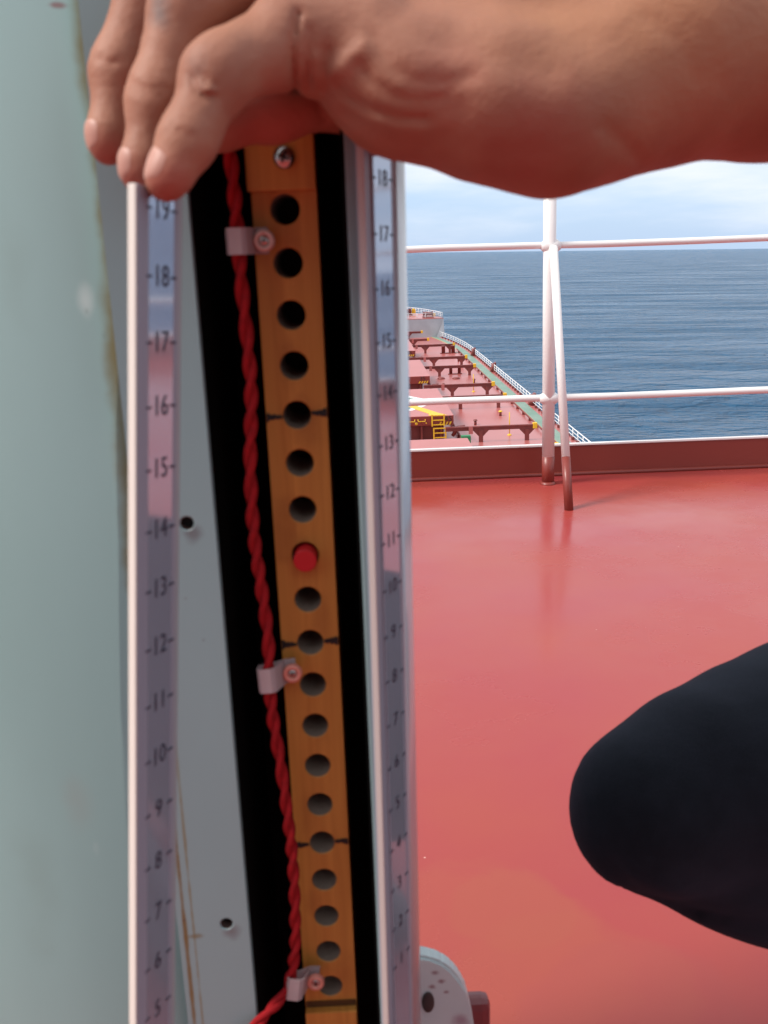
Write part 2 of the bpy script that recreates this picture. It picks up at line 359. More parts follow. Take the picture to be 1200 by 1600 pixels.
# ---------------------------------------------------------------- the ship forward
DZ = -17.15                                                  # main deck
edge = [(20.45, -20), (20.45, 60), (20.4, 100), (20.4, 140), (20.4, 165), (20.3, 176), (19.8, 186), (18.9, 196), (17.6, 206), (15.6, 216), (12.6, 226), (8.4, 236), (3.5, 243), (0, 245)]
full = edge + [(-x, y) for x, y in edge[::-1][1:]]
mdk = mat('main_deck_paint', (.43, .125, .115), .30, bump=.1, bscale=.8, var=(.38, .11, .10), vscale=.09, dist=.05)
bm = B()
top = [bm.verts.new((x, y, DZ)) for x, y in full]; bot = [bm.verts.new((x * .97, y * .985, -34)) for x, y in full]
bm.faces.new(top)
for i in range(len(full)): j = (i + 1) % len(full); f = bm.faces.new((top[i], top[j], bot[j], bot[i])); f.material_index = 1
tag(obj('main_deck', bm, [mdk, M['shipred']]), kind='structure')
def off(pts, d):
    r = []
    for i, (x, y) in enumerate(pts):
        a = Vector(pts[max(i - 1, 0)]); c = Vector(pts[min(i + 1, len(pts) - 1)]); tv = (c - a).normalized(); nn = Vector((tv.y, -tv.x)); r.append((x - nn.x * d, y - nn.y * d))
    return r
def resample(pts, step):
    o = [Vector(pts[0])]; acc = 0
    for a, c in zip(pts[:-1], pts[1:]):
        a = Vector(a); c = Vector(c); n_ = max(1, int((c - a).length / step))
        for i in range(1, n_ + 1): o.append(a.lerp(c, i / n_))
    return o
# smooth the outline through the bow curve
def catmull(pts, k=4):
    o = []
    for i in range(len(pts) - 1):
        p0, p1, p2, p3 = [Vector(pts[max(0, min(len(pts) - 1, i + q))]) for q in (-1, 0, 1, 2)]
        for j in range(k):
            s = j / k; o.append(.5 * ((2 * p1) + (p2 - p0) * s + (2 * p0 - 5 * p1 + 4 * p2 - p3) * s * s + (3 * p1 - p0 - 3 * p2 + p3) * s ** 3))
    o.append(Vector(pts[-1])); return o
side = [tuple(v) for v in catmull(edge[1:9])]
def ribbon(d0, d1, z, name, m):
    a = off(side, d0); c = off(side, d1); bm = B(); va = [bm.verts.new((x, y, z)) for x, y in a]; vc = [bm.verts.new((x, y, z)) for x, y in c]
    for i in range(len(a) - 1): bm.faces.new((va[i], va[i + 1], vc[i + 1], vc[i]))
    return tag(obj(name, bm, m), kind='structure')
ribbon(.75, 1.95, DZ + .03, 'walkway', M['green'])
ribbon(1.95, 2.13, DZ + .034, 'walkway_line', mat('pale_yellow_paint', (.60, .42, .16), .5))
ribbon(.0, .18, DZ + .034, 'deck_edge', M['shipred'])
bm = B()
for yy in (118, 150, 172):
    for s in range(3): box(bm, (17.2 - s * .0, yy + s * .45, DZ + .036), (18.4, yy + s * .45 + .22, DZ + .04))
tag(obj('walkway_marking', bm, M['green']), kind='structure')
bm = B(); box(bm, (9.6, 82.0, DZ + .03), (19, 82.25, DZ + .034)); box(bm, (9.6, 83.0, DZ + .03), (19, 83.2, DZ + .034)); tag(obj('deck_line', bm, mat('faded_yellow', (.6, .5, .32), .5)), kind='structure')

# starboard side railing
sr = thing('ship_side_railing', 'long thin white railing along the starboard edge of the cargo deck', 'railing')
rl = [Vector((x, y)) for x, y in off(side, .25)]
samp = resample(rl, 1.0)
dist = 0; posts = [samp[0]]
for a, c in zip(samp[:-1], samp[1:]):
    dist += (c - a).length
    if dist >= 1.55 and c.y > 68: posts.append(c); dist = 0
bm = B(); tube(bm, [(0, 0, 0), (0, 0, 1.12)], .045, 6); me0 = None
for i, p in enumerate(posts[1:96]):
    if me0 is None: o = obj('stanchion', bm, M['shipwhite'], sr); me0 = o.data
    else: o = bpy.data.objects.new('stanchion', me0); C.objects.link(o); o.parent = sr
    o.location = (p.x, p.y, DZ)
for zz, rad in ((1.12, .05), (.75, .032), (.4, .032)):
    bm = B(); tube(bm, [(p.x, p.y, DZ + zz) for p in samp if p.y > 60], rad, 6); obj('rail', bm, M['shipwhite'], sr)
# brackets along the railing foot
bk = B()
for p in posts[1::1]:
    box(bk, (p.x - .12, p.y - .25, DZ), (p.x + .12, p.y + .25, DZ + .28))
tag(obj('edge_brackets', bk, M['shipred'], sr), kind='stuff')

def hatch(y0, y1, label, mark=None, ladder=False, hx=8.86):
    zt = -15.4 + .85; h = thing('hatch_cover', label, 'hatch cover', 'hatch covers down the middle of the ship')
    bm = B(); box(bm, (-hx, y0, zt - .95), (hx, y1, zt), bevel=.05); obj('cover', bm, [M['shiptop']], h)
    bm = B(); box(bm, (-hx + .03, y0 - .03, zt - .93), (hx - .03, y0 - .002, zt - .06)); fp = obj('front_plate', bm, M['redbase'], h)
    bm = B(); box(bm, (-hx + .9, y0 + .9, DZ), (hx - .9, y1 - .9, zt - .96)); 
    for i in range(9):
        x = -hx + 1.2 + i * (2 * hx - 2.4) / 8; box(bm, (x - .09, y0 + .2, DZ + .002), (x + .09, y0 + .899, zt - 1.0))
    obj('coaming', bm, M['shipred'], h)
    if mark:
        me = text_mesh(mark, .72, Matrix.Translation((hx - .55 - (.0 if ladder else .4), y0 - .045, zt - .33)) @ Matrix.Rotation(math.pi / 2, 4, 'X') @ Matrix.Scale(1.1, 4, (1, 0, 0))); link('lettering', me, M['black'], h)
    bm = B()
    for i in range(4):
        x = hx - 1.25 + i * .32
        if mark or True: prism(bm, [(x - .22, y0 - .034, zt - .92), (x - .06, y0 - .034, zt - .92), (x + .10, y0 - .034, zt - .62), (x - .06, y0 - .034, zt - .62)], (0, -.012, 0))
    obj('warning_stripes', bm, M['yellow'], h)
    bm = B(); tube(bm, [(hx - .1, y0 + .3, DZ + .5), (hx + .4, y0 + .2, DZ + 1.35), (hx + 1.1, y0 + .1, DZ + 1.4)], .18, 8); obj('roller_arm', bm, M['shipred'], h)
    if ladder:
        lx = 6.75
        for x_, y_, za, zb, rungs in ((lx, y0 - .25, zt - 1.0, zt + .15, (.05, -.4, -.85)), (lx + .12, y0 - .56, DZ, zt - 1.1, (-1.15, -1.6, -2.05))):
            bm = B()
            for s in (0, 1.15): box(bm, (x_ + s - .06, y_ - .07, za), (x_ + s + .06, y_ + .07, zb))
            for q in rungs: box(bm, (x_ - .02, y_ - .05, zt + q - .05), (x_ + 1.17, y_ + .05, zt + q + .05))
            obj('ladder', bm, M['yellow'], h)
        bm = B()
        prism(bm, [(lx - .3, y0 + .06, zt + .004), (lx + 1.5, y0 + .06, zt + .004), (lx + .9, y0 + 1.2, zt + .004), (4.6, y0 + 9.0, zt + .004), (3.6, y0 + 9.0, zt + .004), (lx - .2, y0 + 1.2, zt + .004)], (0, 0, .02)); obj('walkway_stripe', bm, M['yellow'], h)
        bm = B()
        for cx in (4.75, 5.75):
            tube(bm, [(cx - .35, y0 - .06, zt - .3), (cx - .33, y0 - .14, zt - .5), (cx + .33, y0 - .14, zt - .5), (cx + .35, y0 - .06, zt - .3)], .05, 6)
        dome(bm, (5.25, y0 - .03, zt - .72), (0, -1, 0), .14, .06); dome(bm, (4.3, y0 - .03, zt - .72), (0, -1, 0), .07, .05); dome(bm, (6.2, y0 - .03, zt - .7), (0, -1, 0), .07, .05)
        obj('handles', bm, M['yellow'], h)
        # circle marking: white ring round green
        bm = B(); ring(bm, (0, y0 + 8.7, zt + .012), 7.2, 6.5); obj('landing_ring', bm, M['shipwhite'], h)
        bm = B(); ring(bm, (0, y0 + 8.7, zt + .008), 6.5, 0); obj('landing_disc', bm, M['green'], h)
    return h
def ring(bm, c, ro, ri, seg=12):
    o = [bm.verts.new((c[0] + ro * math.cos(2 * math.pi * (k + .5) / seg), c[1] + ro * math.sin(2 * math.pi * (k + .5) / seg), c[2])) for k in range(seg)]
    if ri == 0: bm.faces.new(o); return
    i_ = [bm.verts.new((c[0] + ri * math.cos(2 * math.pi * (k + .5) / seg), c[1] + ri * math.sin(2 * math.pi * (k + .5) / seg), c[2])) for k in range(seg)]
    for k in range(seg): bm.faces.new((o[k], o[(k + 1) % seg], i_[(k + 1) % seg], i_[k]))
hatch(58, 78.7, 'nearest pale red hatch cover just above the white topped coaming', None)
hatch(90.4, 109.1, 'hatch cover with the yellow ladder and the mark 4S', '4S', True)
hatch(120.6, 139.4, 'hatch cover marked 3S, without a ladder', '3S')
hatch(153, 172.6, 'small distant hatch cover ahead of the one marked 3S', '2S', hx=9.0)
hatch(186, 201, 'farthest hatch cover, nearest the grey forecastle', '1S', hx=6.2)

def girder(y, x0, x1, label, tall=1.55, posts=None):
    g = thing('hatch_track', label, 'hatch rail', 'dark red hatch track girders standing across the deck')
    bm = B(); box(bm, (x0, y - .16, DZ + tall - .12), (x1, y + .16, DZ + tall)); box(bm, (x0, y - .06, DZ + tall - .42), (x1, y + .06, DZ + tall - .121)); obj('beam', bm, M['shipred'], g)
    bm = B(); box(bm, (x1 + .002, y - .22, DZ + tall - .42), (x1 + .42, y + .22, DZ + tall + .15), bevel=.06); obj('end_stop', bm, M['yellow'], g)
    for px_ in (posts or (x1 - 5.0, x1 - .55)):
        bm = B(); box(bm, (px_ - .2, y - .14, DZ), (px_ + .2, y + .14, DZ + tall - .425))
        prism(bm, [(px_ - .75, y - .055, DZ + tall - .43), (px_ + .75, y - .055, DZ + tall - .43), (px_ + .21, y - .055, DZ + tall - 1.0), (px_ - .21, y - .055, DZ + tall - 1.0)], (0, .11, 0)); obj('post', bm, M['shipred'], g)
    bm = B(); box(bm, (x0 + 2.2, y - .25, DZ + tall - .7), (x0 + 2.6, y - .165, DZ + tall + .05)); obj('bracket', bm, M['shiptop'], g)
    return g
gl = ['hatch track girder low behind the coaming, its yellow end right of the pole', 'hatch track girder in front of the 4S hatch with two posts showing', 'hatch track girder hidden partly behind the lower white rail',
      'hatch track girder in front of the 3S hatch', 'hatch track girder at the far end of the 3S hatch', 'hatch track girder level with the front of the distant small hatch', 'hatch track girder beside the pair of mooring bollards', 'short hatch track girder second from the grey forecastle', 'short hatch track girder closest to the grey forecastle']
for (y, x1), lb in zip([(79.6, 16.4), (89.7, 16.4), (109.6, 16.55), (119.7, 16.6), (139.9, 16.7), (152.2, 16.85), (173.2, 17.0), (185.0, 13.2), (203, 13.2)], gl):
    girder(y, 8.0, x1, lb, posts=None if y < 180 else (x1 - 2.6,))

for (x_, r_), lb in zip(((18.0, .09), (9.55, .12)), ('thin red pipe running along the deck inside the green walkway', 'red pipe running beside the right hand edge of the hatches')):
    pg = thing('deck_pipe', lb, 'pipe', 'long pipes on the cargo deck')
    bm = B(); tube(bm, [(x_, 70, DZ + .32), (x_, 176, DZ + .32)], r_, 8); obj('pipe', bm, M['shipred'], pg)
    for k_ in range(26):
        y_ = 72 + k_ * 4; bm = B(); box(bm, (x_ - .16, y_, DZ), (x_ + .16, y_ + .14, DZ + .30)); obj('support', bm, M['shipred'], pg)
for k_, (x_, y_) in enumerate(((12.0, 99), (15.4, 104), (11.2, 128), (15.8, 131.5), (12.6, 160), (16.4, 158))):
    vg = thing('sounding_cap', ['small red cap between the two near girders, close to the hatch', 'small red cap between the two near girders, toward the walkway', 'small red cap near the marked hatch 3S, close to it', 'small red cap level with hatch 3S, toward the walkway', 'tiny red cap beside the small distant hatch', 'tiny red cap level with the small distant hatch, toward the walkway'][k_], 'pipe cap', 'small red pipe caps on the cargo deck')
    bm = B(); tube(bm, [(x_, y_, DZ), (x_, y_, DZ + .45)], .14, 8); obj('pipe', bm, M['shipred'], vg)
    bm = B(); dome(bm, (x_, y_, DZ + .45), (0, 0, 1), .24, .16, 10, 3); obj('cap', bm, M['yellow'] if k_ == 1 else M['shipred'], vg)

# forecastle
fc = thing('forecastle', 'grey raised forecastle with sloping bulkhead and railed red deck at the bow', 'forecastle')
FZ = DZ + 3.85
bow = [(18.3, 205.4), (17.2, 212), (15.2, 221), (12.0, 231), (7.5, 240), (0, 246)]
bm = B(); prism(bm, [(17.3, 205.5, DZ), (18.3, 205.4, FZ), (-18.3, 205.4, FZ), (-17.3, 205.5, DZ)], (0, .3, 0)); obj('bulkhead', bm, M['shipgrey'], fc)
bm = B(); fp = bow + [(-x, y) for x, y in bow[::-1][1:]]; prism(bm, [(x, y, FZ + .002) for x, y in fp], (0, 0, .12)); obj('deck', bm, mdk, fc)
bm = B()
lo_ = [(x * .95, y - .2, DZ) for x, y in fp]; 
a = [bm.verts.new((x, y + .31, FZ)) for x, y in fp]; c = [bm.verts.new((p[0], p[1] + .31, p[2])) for p in lo_]
for i in range(len(fp) - 1): bm.faces.new((a[i], a[i + 1], c[i + 1], c[i]))
obj('side_plating', bm, M['shipgrey'], fc)
bm = B()
fr = [(-18, 205.7), (-9, 205.7), (0, 205.7), (9, 205.7), (18.1, 205.7)]; fr2 = [(18.1, 205.7)] + bow[1:] 
for path in (fr, fr2):
    for zz, rad in ((1.1, .06), (.72, .035), (.36, .035)): tube(bm, [(x, y, FZ + .12 + zz) for x, y in path], rad, 6)
rf = obj('railing', bm, M['shipwhite'], fc)
bm = B()
for path in (fr, fr2):
    for p in resample(path, 1.6): tube(bm, [(p.x, p.y, FZ + .12), (p.x, p.y, FZ + 1.2)], .05, 6)
obj('stanchions', bm, M['shipwhite'], rf)
bm = B()
for s in (0, .9): tube(bm, [(9.9 + s, 202.9 , DZ + .2 + s * .0), (6.2 + s, 205.0, FZ + .9)], .07, 6)
for i in range(9): q = i / 8; x = 9.8 - 3.2 * q; z = DZ + .4 + 3.6 * q; box(bm, (x, 203 + 2 * q, z), (x + .95, 203.2 + 2 * q, z + .05))
obj('ladder', bm, M['shipwhite'], fc)
bm = B(); prism(bm, [(16.7, 204.9, DZ), (18.4, 204.9, DZ), (18.25, 205.38, FZ - .2)], (0, -.15, 0)); obj('bracket', bm, M['shipgrey'], fc)
def windlass(x, y, s, label):
    g = thing('windlass', label, 'windlass', 'red mooring machines on the forecastle')
    bm = B(); tube(bm, [(x - 1.4 * s, y, FZ + .9), (x + 1.4 * s, y, FZ + .9)], .55 * s, 14); obj('drum', bm, M['shipred'], g)
    bm = B()
    for q in (-1.45, -.5, 1.45): tube(bm, [(x + q * s - .06, y, FZ + .9), (x + q * s + .06, y, FZ + .9)], .8 * s, 16)
    obj('flange', bm, M['shipred'], g)
    bm = B(); box(bm, (x - 1.7 * s, y - .7, FZ + .123), (x + 1.7 * s, y + .7, FZ + .35)); obj('base', bm, M['shipred'], g)
    bm = B(); box(bm, (x + 1.6 * s, y - .3, FZ + .36), (x + 2.3 * s, y + .3, FZ + 1.15 * s)); dome(bm, (x + 1.9 * s, y, FZ + 1.15 * s), (0, 0, 1), .3, .2); obj('gearbox', bm, M['yellow'], g)
windlass(10.2, 218, 1.25, 'red windlass with yellow gearbox on the forecastle deck beside the ladder')
windlass(15.2, 209, .7, 'small red mooring winch at the forecastle corner')

def bollard(x, y, label, s=1):
    g = thing('mooring_bollard', label, 'bollard', 'red twin mooring bollards on the main deck')
    bm = B(); box(bm, (x - 1.3 * s, y - .4 * s, DZ), (x + 1.3 * s, y + .4 * s, DZ + .12)); obj('base', bm, M['shipred'], g)
    for q in (-.8, .8):
        bm = B(); tube(bm, [(x + q * s, y, DZ + .12), (x + q * s, y, DZ + 1.15 * s), (x + q * s, y, DZ + 1.16 * s), (x + q * s, y, DZ + 1.25 * s)], [.3 * s, .3 * s, .38 * s, .38 * s], 12); obj('post', bm, M['shipred'], g)
bollard(16.0, 171.5, 'red twin bollard below the girder near the bow curve', 1.1)
bollard(14.2, 141.8, 'red twin bollard behind the girder at the far end of the 3S hatch', .8)
def fairlead(x, y, label):
    g = thing('fairlead', label, 'fairlead', 'red fairleads set in the side railing')
    bm = B(); prism(bm, [(x - .6, y, DZ), (x + .3, y, DZ), (x + .3, y, DZ + 1.35), (x + .1, y, DZ + 1.35), (x - .35, y, DZ + .7)], (0, .9, 0)); obj('housing', bm, M['redbase'], g)
    bm = B(); tube(bm, [(x - .2, y - .3, DZ), (x - .2, y - .3, DZ + 1.3)], .28, 10); obj('roller', bm, M['shipred'], g)
fairlead(20.0, 166, 'red fairlead block on the railing where the deck edge starts to curve')
fairlead(20.25, 143, 'red fairlead in the side railing halfway along the green walkway')
fairlead(20.3, 110.5, 'red fairlead in the side railing beside the white pole')
def roundbox(x, y, label):
    g = thing('hose_box', label, 'box'); bm = B(); box(bm, (x - .45, y - .3, DZ + .35), (x + .45, y + .3, DZ + 1.1), bevel=.06); obj('box', bm, mat('green_box', (.03, .2, .08), .5), g)
    bm = B(); box(bm, (x - .1, y - .33, DZ + .6), (x + .12, y - .302, DZ + .85)); obj('sign', bm, M['shipwhite'], g)
    bm = B(); box(bm, (x - .35, y - .1, DZ), (x - .25, y + .1, DZ + .349)); box(bm, (x + .25, y - .1, DZ), (x + .35, y + .1, DZ + .349)); obj('legs', bm, M['shipred'], g)
roundbox(9.7, 87.6, 'small green box on legs beside the 4S hatch corner')
for (x, y), lb in zip(((14.6, 92.5), (14.7, 123)), ('thin yellow marker pole behind the girder of the 4S hatch', 'thin yellow marker pole behind the girder of the 3S hatch')):
    bm = B(); tube(bm, [(x, y, DZ), (x, y, DZ + 2.3)], .05, 6); dome(bm, (x, y, DZ), (0, 0, 1), .22, .15); tag(obj('marker_pole', bm, M['yellow']), lb, 'pole')
for (x, y), lb in zip(((11.7, 137.0), (13.8, 136.5)), ('low red vent mound close to the 3S hatch', 'flat red manhole cover farther from the 3S hatch')):
    bm = B(); tube(bm, [(x, y, DZ), (x, y, DZ + .12)], .55, 14); dome(bm, (x, y, DZ + .12), (0, 0, 1), .5, .15); tag(obj('deck_vent', bm, M['shipred']), lb, 'vent', 'small red fittings on the deck')


HX, HZ, HS = -.0288, .8687, .0219                         # holes of the rack: x, height of the top one, spacing
LP0 = Vector((-.0625, .3232, .8656)); LDN = Vector((-.001885, -.001232, -.02109))
RP0 = Vector((.01046, .3946, .8779)); RDN = Vector((-.000186, -.00046, -.02120))
# ---------------------------------------------------------------- binnacle (compass pedestal) close to the camera
M['pale'] = mat('pale_green_paint', (.270, .375, .365), .32, bump=.10, bscale=14, var=(.25, .35, .34), vscale=9, dist=.004, vstretch=(1, 1, .35))
M['plate'] = mat('pale_plate_paint', (.255, .375, .390), .35, bump=.08, bscale=16, var=(.24, .355, .37), vscale=14, dist=.003, vstretch=(1, 1, .4))
M['nylon'] = None
bn = thing('compass_binnacle', 'pale green compass pedestal with rust along its seam and an open black slot in front', 'binnacle')
FY = .402
xs_ = onY(200, 700, FY).x; xl = onY(336, 800, FY).x; xr = onY(562, 800, FY).x; xw = onY(576, 850, .392).x
# body: rounded column whose outline leaves the front slot open
cx_, cy_ = xs_ - .075, .58
rad_ = math.hypot(xs_ - cx_, FY + .003 - cy_)
a0 = math.atan2(FY + .003 - cy_, xs_ - cx_)
outl = []
for k in range(61):
    a = a0 - (2 * math.pi - 1.02) * k / 60
    outl.append((cx_ + rad_ * math.cos(a), cy_ + rad_ * math.sin(a)))
ZB, ZT = -.0, 1.32
bm = B(); lo = [bm.verts.new((x, y, ZB)) for x, y in outl]; hi = [bm.verts.new((x, y, ZT)) for x, y in outl]
for i in range(60): f = bm.faces.new((lo[i], lo[i + 1], hi[i + 1], hi[i])); f.smooth = True
tp = bm.faces.new(hi[::-1])
pb = M['pale']
for sx_, sy_, sz_, ln_ in ((140, 60, 0, .09), (168, 330, 0, .10), (185, 560, 0, .10), (205, 800, 0, .08), (228, 1000, 0, .07)):
    q = onY(sx_, sy_, FY + .002); addspot(pb, q, .0075, (.17, .12, .04), soft=.9, stretch=(1, .3, .09), noise=1.1, nscale=50, strength=.9)
q = onY(90, 8, FY); addspot(pb, q, .0016, (.20, .12, .12), .8, (.35, .3, 1), .8, 200)
q = onY(135, 470, FY); addspot(pb, q, .0045, (.50, .56, .54), .9, (1, .3, .45), .5, 90, .7)
q = onY(38, 918, FY); addspot(pb, q, .0016, (.62, .68, .66), .6, (1, .3, 1), .5, 150, .9)
q = onY(156, 1310, FY); addspot(pb, q, .003, (.48, .54, .52), .9, (1, .3, .3), .5, 150, .6)
q = onY(125, 1230, FY); addspot(pb, q, .010, (.27, .31, .29), .9, (1, .3, .5), 1.2, 40, .6)
for k_ in range(16):
    q = onY(random.uniform(5, 185), random.uniform(40, 1590), FY); lt_ = random.random() < .5
    addspot(pb, q, random.uniform(.0008, .0022), (.38, .46, .44) if lt_ else (.16, .19, .17), .8, (1, .3, random.uniform(.15, 1)), .9, 220, random.uniform(.2, .5))
for k_ in range(2):
    q = onY(random.uniform(10, 170), random.uniform(200, 1500), FY); addspot(pb, q, random.uniform(.008, .016), (.22, .29, .27), .95, (1, .3, .3), 1.3, 40, .4)
obj('pedestal_body', bm, pb, bn)
pl = M['plate']
for (sx_, sy_), ln_, dk in (((262, 1180), .10, .0), ((272, 1290), .09, 0), ((288, 1440), .12, 0), ((302, 1580), .1, 0)):
    q = onY(sx_, sy_, FY - .003); addspot(pl, q, .0015, (.17, .11, .03), .9, (1, .3, .018), 1.2, 60, .8); addspot(pl, q + Vector((.0042, 0, -.01)), .0009, (.20, .17, .08), .9, (1, .3, .012), 1.2, 80, .6)
for (sx_, sy_) in ((292, 820), (354, 1443)):
    q = onY(sx_ + 8, sy_ + 12, FY - .003); addspot(pl, q, .0052, (.13, .13, .14), .95, (.8, .3, .8), .9, 140, .75)
q = onY(305, 1463, FY - .003); addspot(pl, q, .0022, (.17, .13, .05), .8, (.4, .3, 1), .9, 160, .7)
q = onY(288, 1438, FY - .003); addspot(pl, q, .0009, (.08, .04, .04), .7, (1, .3, 1), .9, 300, .9)
for (sx_, sy_) in ((290, 935), (318, 1000)):
    q = onY(sx_, sy_, FY - .003); addspot(pl, q, .0009, (.16, .17, .17), .7, (1, .3, 1), .9, 300, .5)
# front plate with two real screw holes
def plate_with_holes(x0, x1, z0, z1, y, th, holes, r):
    bm = B(); zs = [z0]; hs = sorted(holes, key=lambda h_: h_.z)
    def rect(za, zb): 
        if zb > za: bm.faces.new([bm.verts.new(c) for c in ((x0, y, za), (x1, y, za), (x1, y, zb), (x0, y, zb))])
    cur = z0
    for h_ in hs:
        za, zb = h_.z - r * 2.2, h_.z + r * 2.2; rect(cur, za); cur = zb; hole_cell(bm, x0, x1, za, zb, h_.x, h_.z, y, r, th * .9, 24, 1)
    rect(cur, z1)
    bm.faces.new([bm.verts.new(c) for c in ((x1, y, z0), (x1, y + th, z0), (x1, y + th, z1), (x1, y, z1))])
    bm.faces.new([bm.verts.new(c) for c in ((x0, y, z0), (x0, y + th, z0), (x0, y + th, z1), (x0, y, z1))])
    bm.faces.new([bm.verts.new(c) for c in ((x0, y + th, z0), (x1, y + th, z0), (x1, y + th, z1), (x0, y + th, z1))])
    return bm
def hole_cell(bm, x0, x1, z0, z1, hx, hz, y, r, depth, seg, mi, cap=2, by=.0006):
    ang = sorted([2 * math.pi * k / seg for k in range(seg)] + [math.atan2(z - hz, x - hx) % (2 * math.pi) for x in (x0, x1) for z in (z0, z1)])
    outer = []; mid = []; inner = []; deep = []
    for a in ang:
        c, s_ = math.cos(a), math.sin(a); tt = 1e9
        if c > 1e-9: tt = min(tt, (x1 - hx) / c)
        if c < -1e-9: tt = min(tt, (x0 - hx) / c)
        if s_ > 1e-9: tt = min(tt, (z1 - hz) / s_)
        if s_ < -1e-9: tt = min(tt, (z0 - hz) / s_)
        outer.append(bm.verts.new((hx + c * tt, y, hz + s_ * tt))); mid.append(bm.verts.new((hx + c * (r + by), y, hz + s_ * (r + by))))
        inner.append(bm.verts.new((hx + c * r, y + by, hz + s_ * r))); deep.append(bm.verts.new((hx + c * r, y + depth, hz + s_ * r)))
    n_ = len(ang)
    for i in range(n_):
        j = (i + 1) % n_
        bm.faces.new((outer[i], outer[j], mid[j], mid[i])); f = bm.faces.new((mid[i], mid[j], inner[j], inner[i])); f.smooth = True
        f = bm.faces.new((inner[i], inner[j], deep[j], deep[i])); f.material_index = mi; f.smooth = True
    f = bm.faces.new(deep); f.material_index = cap
M['holeink'] = mat('rusty_hole', (.06, .03, .025), .8)
h1 = onY(292, 818, FY - .003); h2 = onY(354, 1444, FY - .003)
bm = plate_with_holes(xs_, xl, .02, 1.30, FY - .003, .006, [h1, h2], .0030)
obj('front_plate', bm, [pl, M['holeink'], M['black']], bn)
bm = B(); box(bm, (xr, .3915, .02), (xw + .0015, .60, 1.30), bevel=.0008); obj('side_wall', bm, pl, bn)
bm = B()
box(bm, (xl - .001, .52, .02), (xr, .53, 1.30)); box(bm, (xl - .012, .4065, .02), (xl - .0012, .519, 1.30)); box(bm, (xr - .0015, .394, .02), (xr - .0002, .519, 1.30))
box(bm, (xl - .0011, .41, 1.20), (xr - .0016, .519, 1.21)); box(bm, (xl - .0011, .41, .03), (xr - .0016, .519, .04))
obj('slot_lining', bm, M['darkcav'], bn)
bm = B(); tube(bm, [(cx_, cy_, ZT + .001), (cx_, cy_, ZT + .05)], rad_ * .95, 48); dome(bm, (cx_, cy_, ZT + .05), (0, 0, 1), rad_ * .95, .12, 32, 8); obj('compass_hood', bm, M['white'], bn)
# lug at the lower right
M['lug'] = mat('lug_paint', (.56, .66, .67), .4, bump=.15, bscale=60, var=(.50, .60, .62), vscale=30)
LY = .50; LD = 18
for (a_, b_), rr_ in (((690, 1533), .0028), ((697, 1550), .002), ((675, 1542), .003), ((680, 1520), .003)):
    addspot(M['lug'], onY(a_, b_, LY), rr_, (.20, .10, .12), .9, (.8, .3, 1.2), 1.0, 260, .8)
addspot(M['lug'], onY(720, 1595, LY), .009, (.30, .20, .26), .9, (1, .3, 1.2), 1.2, 120, .8)
pp = [(640, 1476), (664, 1480), (682, 1487), (698, 1499), (711, 1515), (720, 1535), (726, 1558), (731, 1580), (738, 1625), (745, 1700), (614, 1700), (614, 1476)]
bm = B(); prism(bm, [onY(a_ + (9 if a_ > 620 else 0), b_ + LD, LY) for a_, b_ in pp], (0, .012, 0)); bmesh.ops.bevel(bm, geom=bm.edges[:], offset=.002, segments=2, affect='EDGES'); lg = obj('lug', bm, M['lug'], bn, smooth=False)
bm = B(); c = onY(669, 1566, LY - .0005); dome(bm, c, (0, -1, 0), .0040, .0015); 
for v in bm.verts: v.co.z = c.z + (v.co.z - c.z) * 2.0
obj('bolt_hole', bm, mat('dark_rust', (.045, .03, .028), .7), bn)
rb = mat('red_base_paint', (.20, .04, .045), .35, bump=.2, bscale=80)
a_ = onY(700, 1572, .535); c_ = onY(768, 1700, .535)
bm = B(); box(bm, (a_.x, .535, c_.z), (c_.x, .55, a_.z), bevel=.006); obj('base_flange', bm, rb, bn)
bm = B(); tube(bm, [(cx_, cy_, .001), (cx_, cy_, .035)], rad_ + .05, 48); obj('base', bm, rb, bn)

# ---------------------------------------------------------------- wooden magnet rack in the slot
wood = bpy.data.materials.new('varnished_wood'); wood.use_nodes = True; t = wood.node_tree; n = t.nodes; l = t.links; b = n['Principled BSDF']; b.inputs['Roughness'].default_value = .42
tcn = n.new('ShaderNodeTexCoord'); mpn = n.new('ShaderNodeMapping'); mpn.inputs['Scale'].default_value = (260, 60, 9); l.new(tcn.outputs['Object'], mpn.inputs[0])
nn = n.new('ShaderNodeTexNoise'); nn.inputs['Scale'].default_value = 1; nn.inputs['Detail'].default_value = 6; nn.inputs['Distortion'].default_value = .6; l.new(mpn.outputs[0], nn.inputs['Vector'])
cr_ = n.new('ShaderNodeValToRGB'); cr_.color_ramp.elements[0].position = .25; cr_.color_ramp.elements[0].color = (.50, .20, .036, 1); cr_.color_ramp.elements[1].position = .72; cr_.color_ramp.elements[1].color = (.64, .29, .058, 1)
l.new(nn.outputs[0], cr_.inputs[0]); l.new(cr_.outputs[0], b.inputs['Base Color'])
for k_ in range(9):
    zz_ = .86 - k_ * .046 + random.uniform(-.01, .01); addspot(wood, (HX + random.uniform(-.01, .01), .42, zz_), random.uniform(.005, .012), (.36, .13, .026), .9, (1, .3, .45), 1.2, 110, random.uniform(.35, .7))
bu = n.new('ShaderNodeBump'); bu.inputs['Strength'].default_value = .15; bu.inputs['Distance'].default_value = .0005; l.new(nn.outputs[0], bu.inputs['Height']); l.new(bu.outputs[0], b.inputs['Normal'])
M['bore'] = mat('bored_wood', (.20, .155, .12), .8, bump=.3, bscale=900, dist=.0004)
WY = .42
rack = thing('magnet_rack', 'orange varnished wooden magnet rack with a column of round holes, in the black slot', 'magnet rack')
hx_, hz_, hs_ = HX, HZ, HS
wl = onY(426, 800, WY).x; wr = onY(519, 800, WY).x; HR = .00625
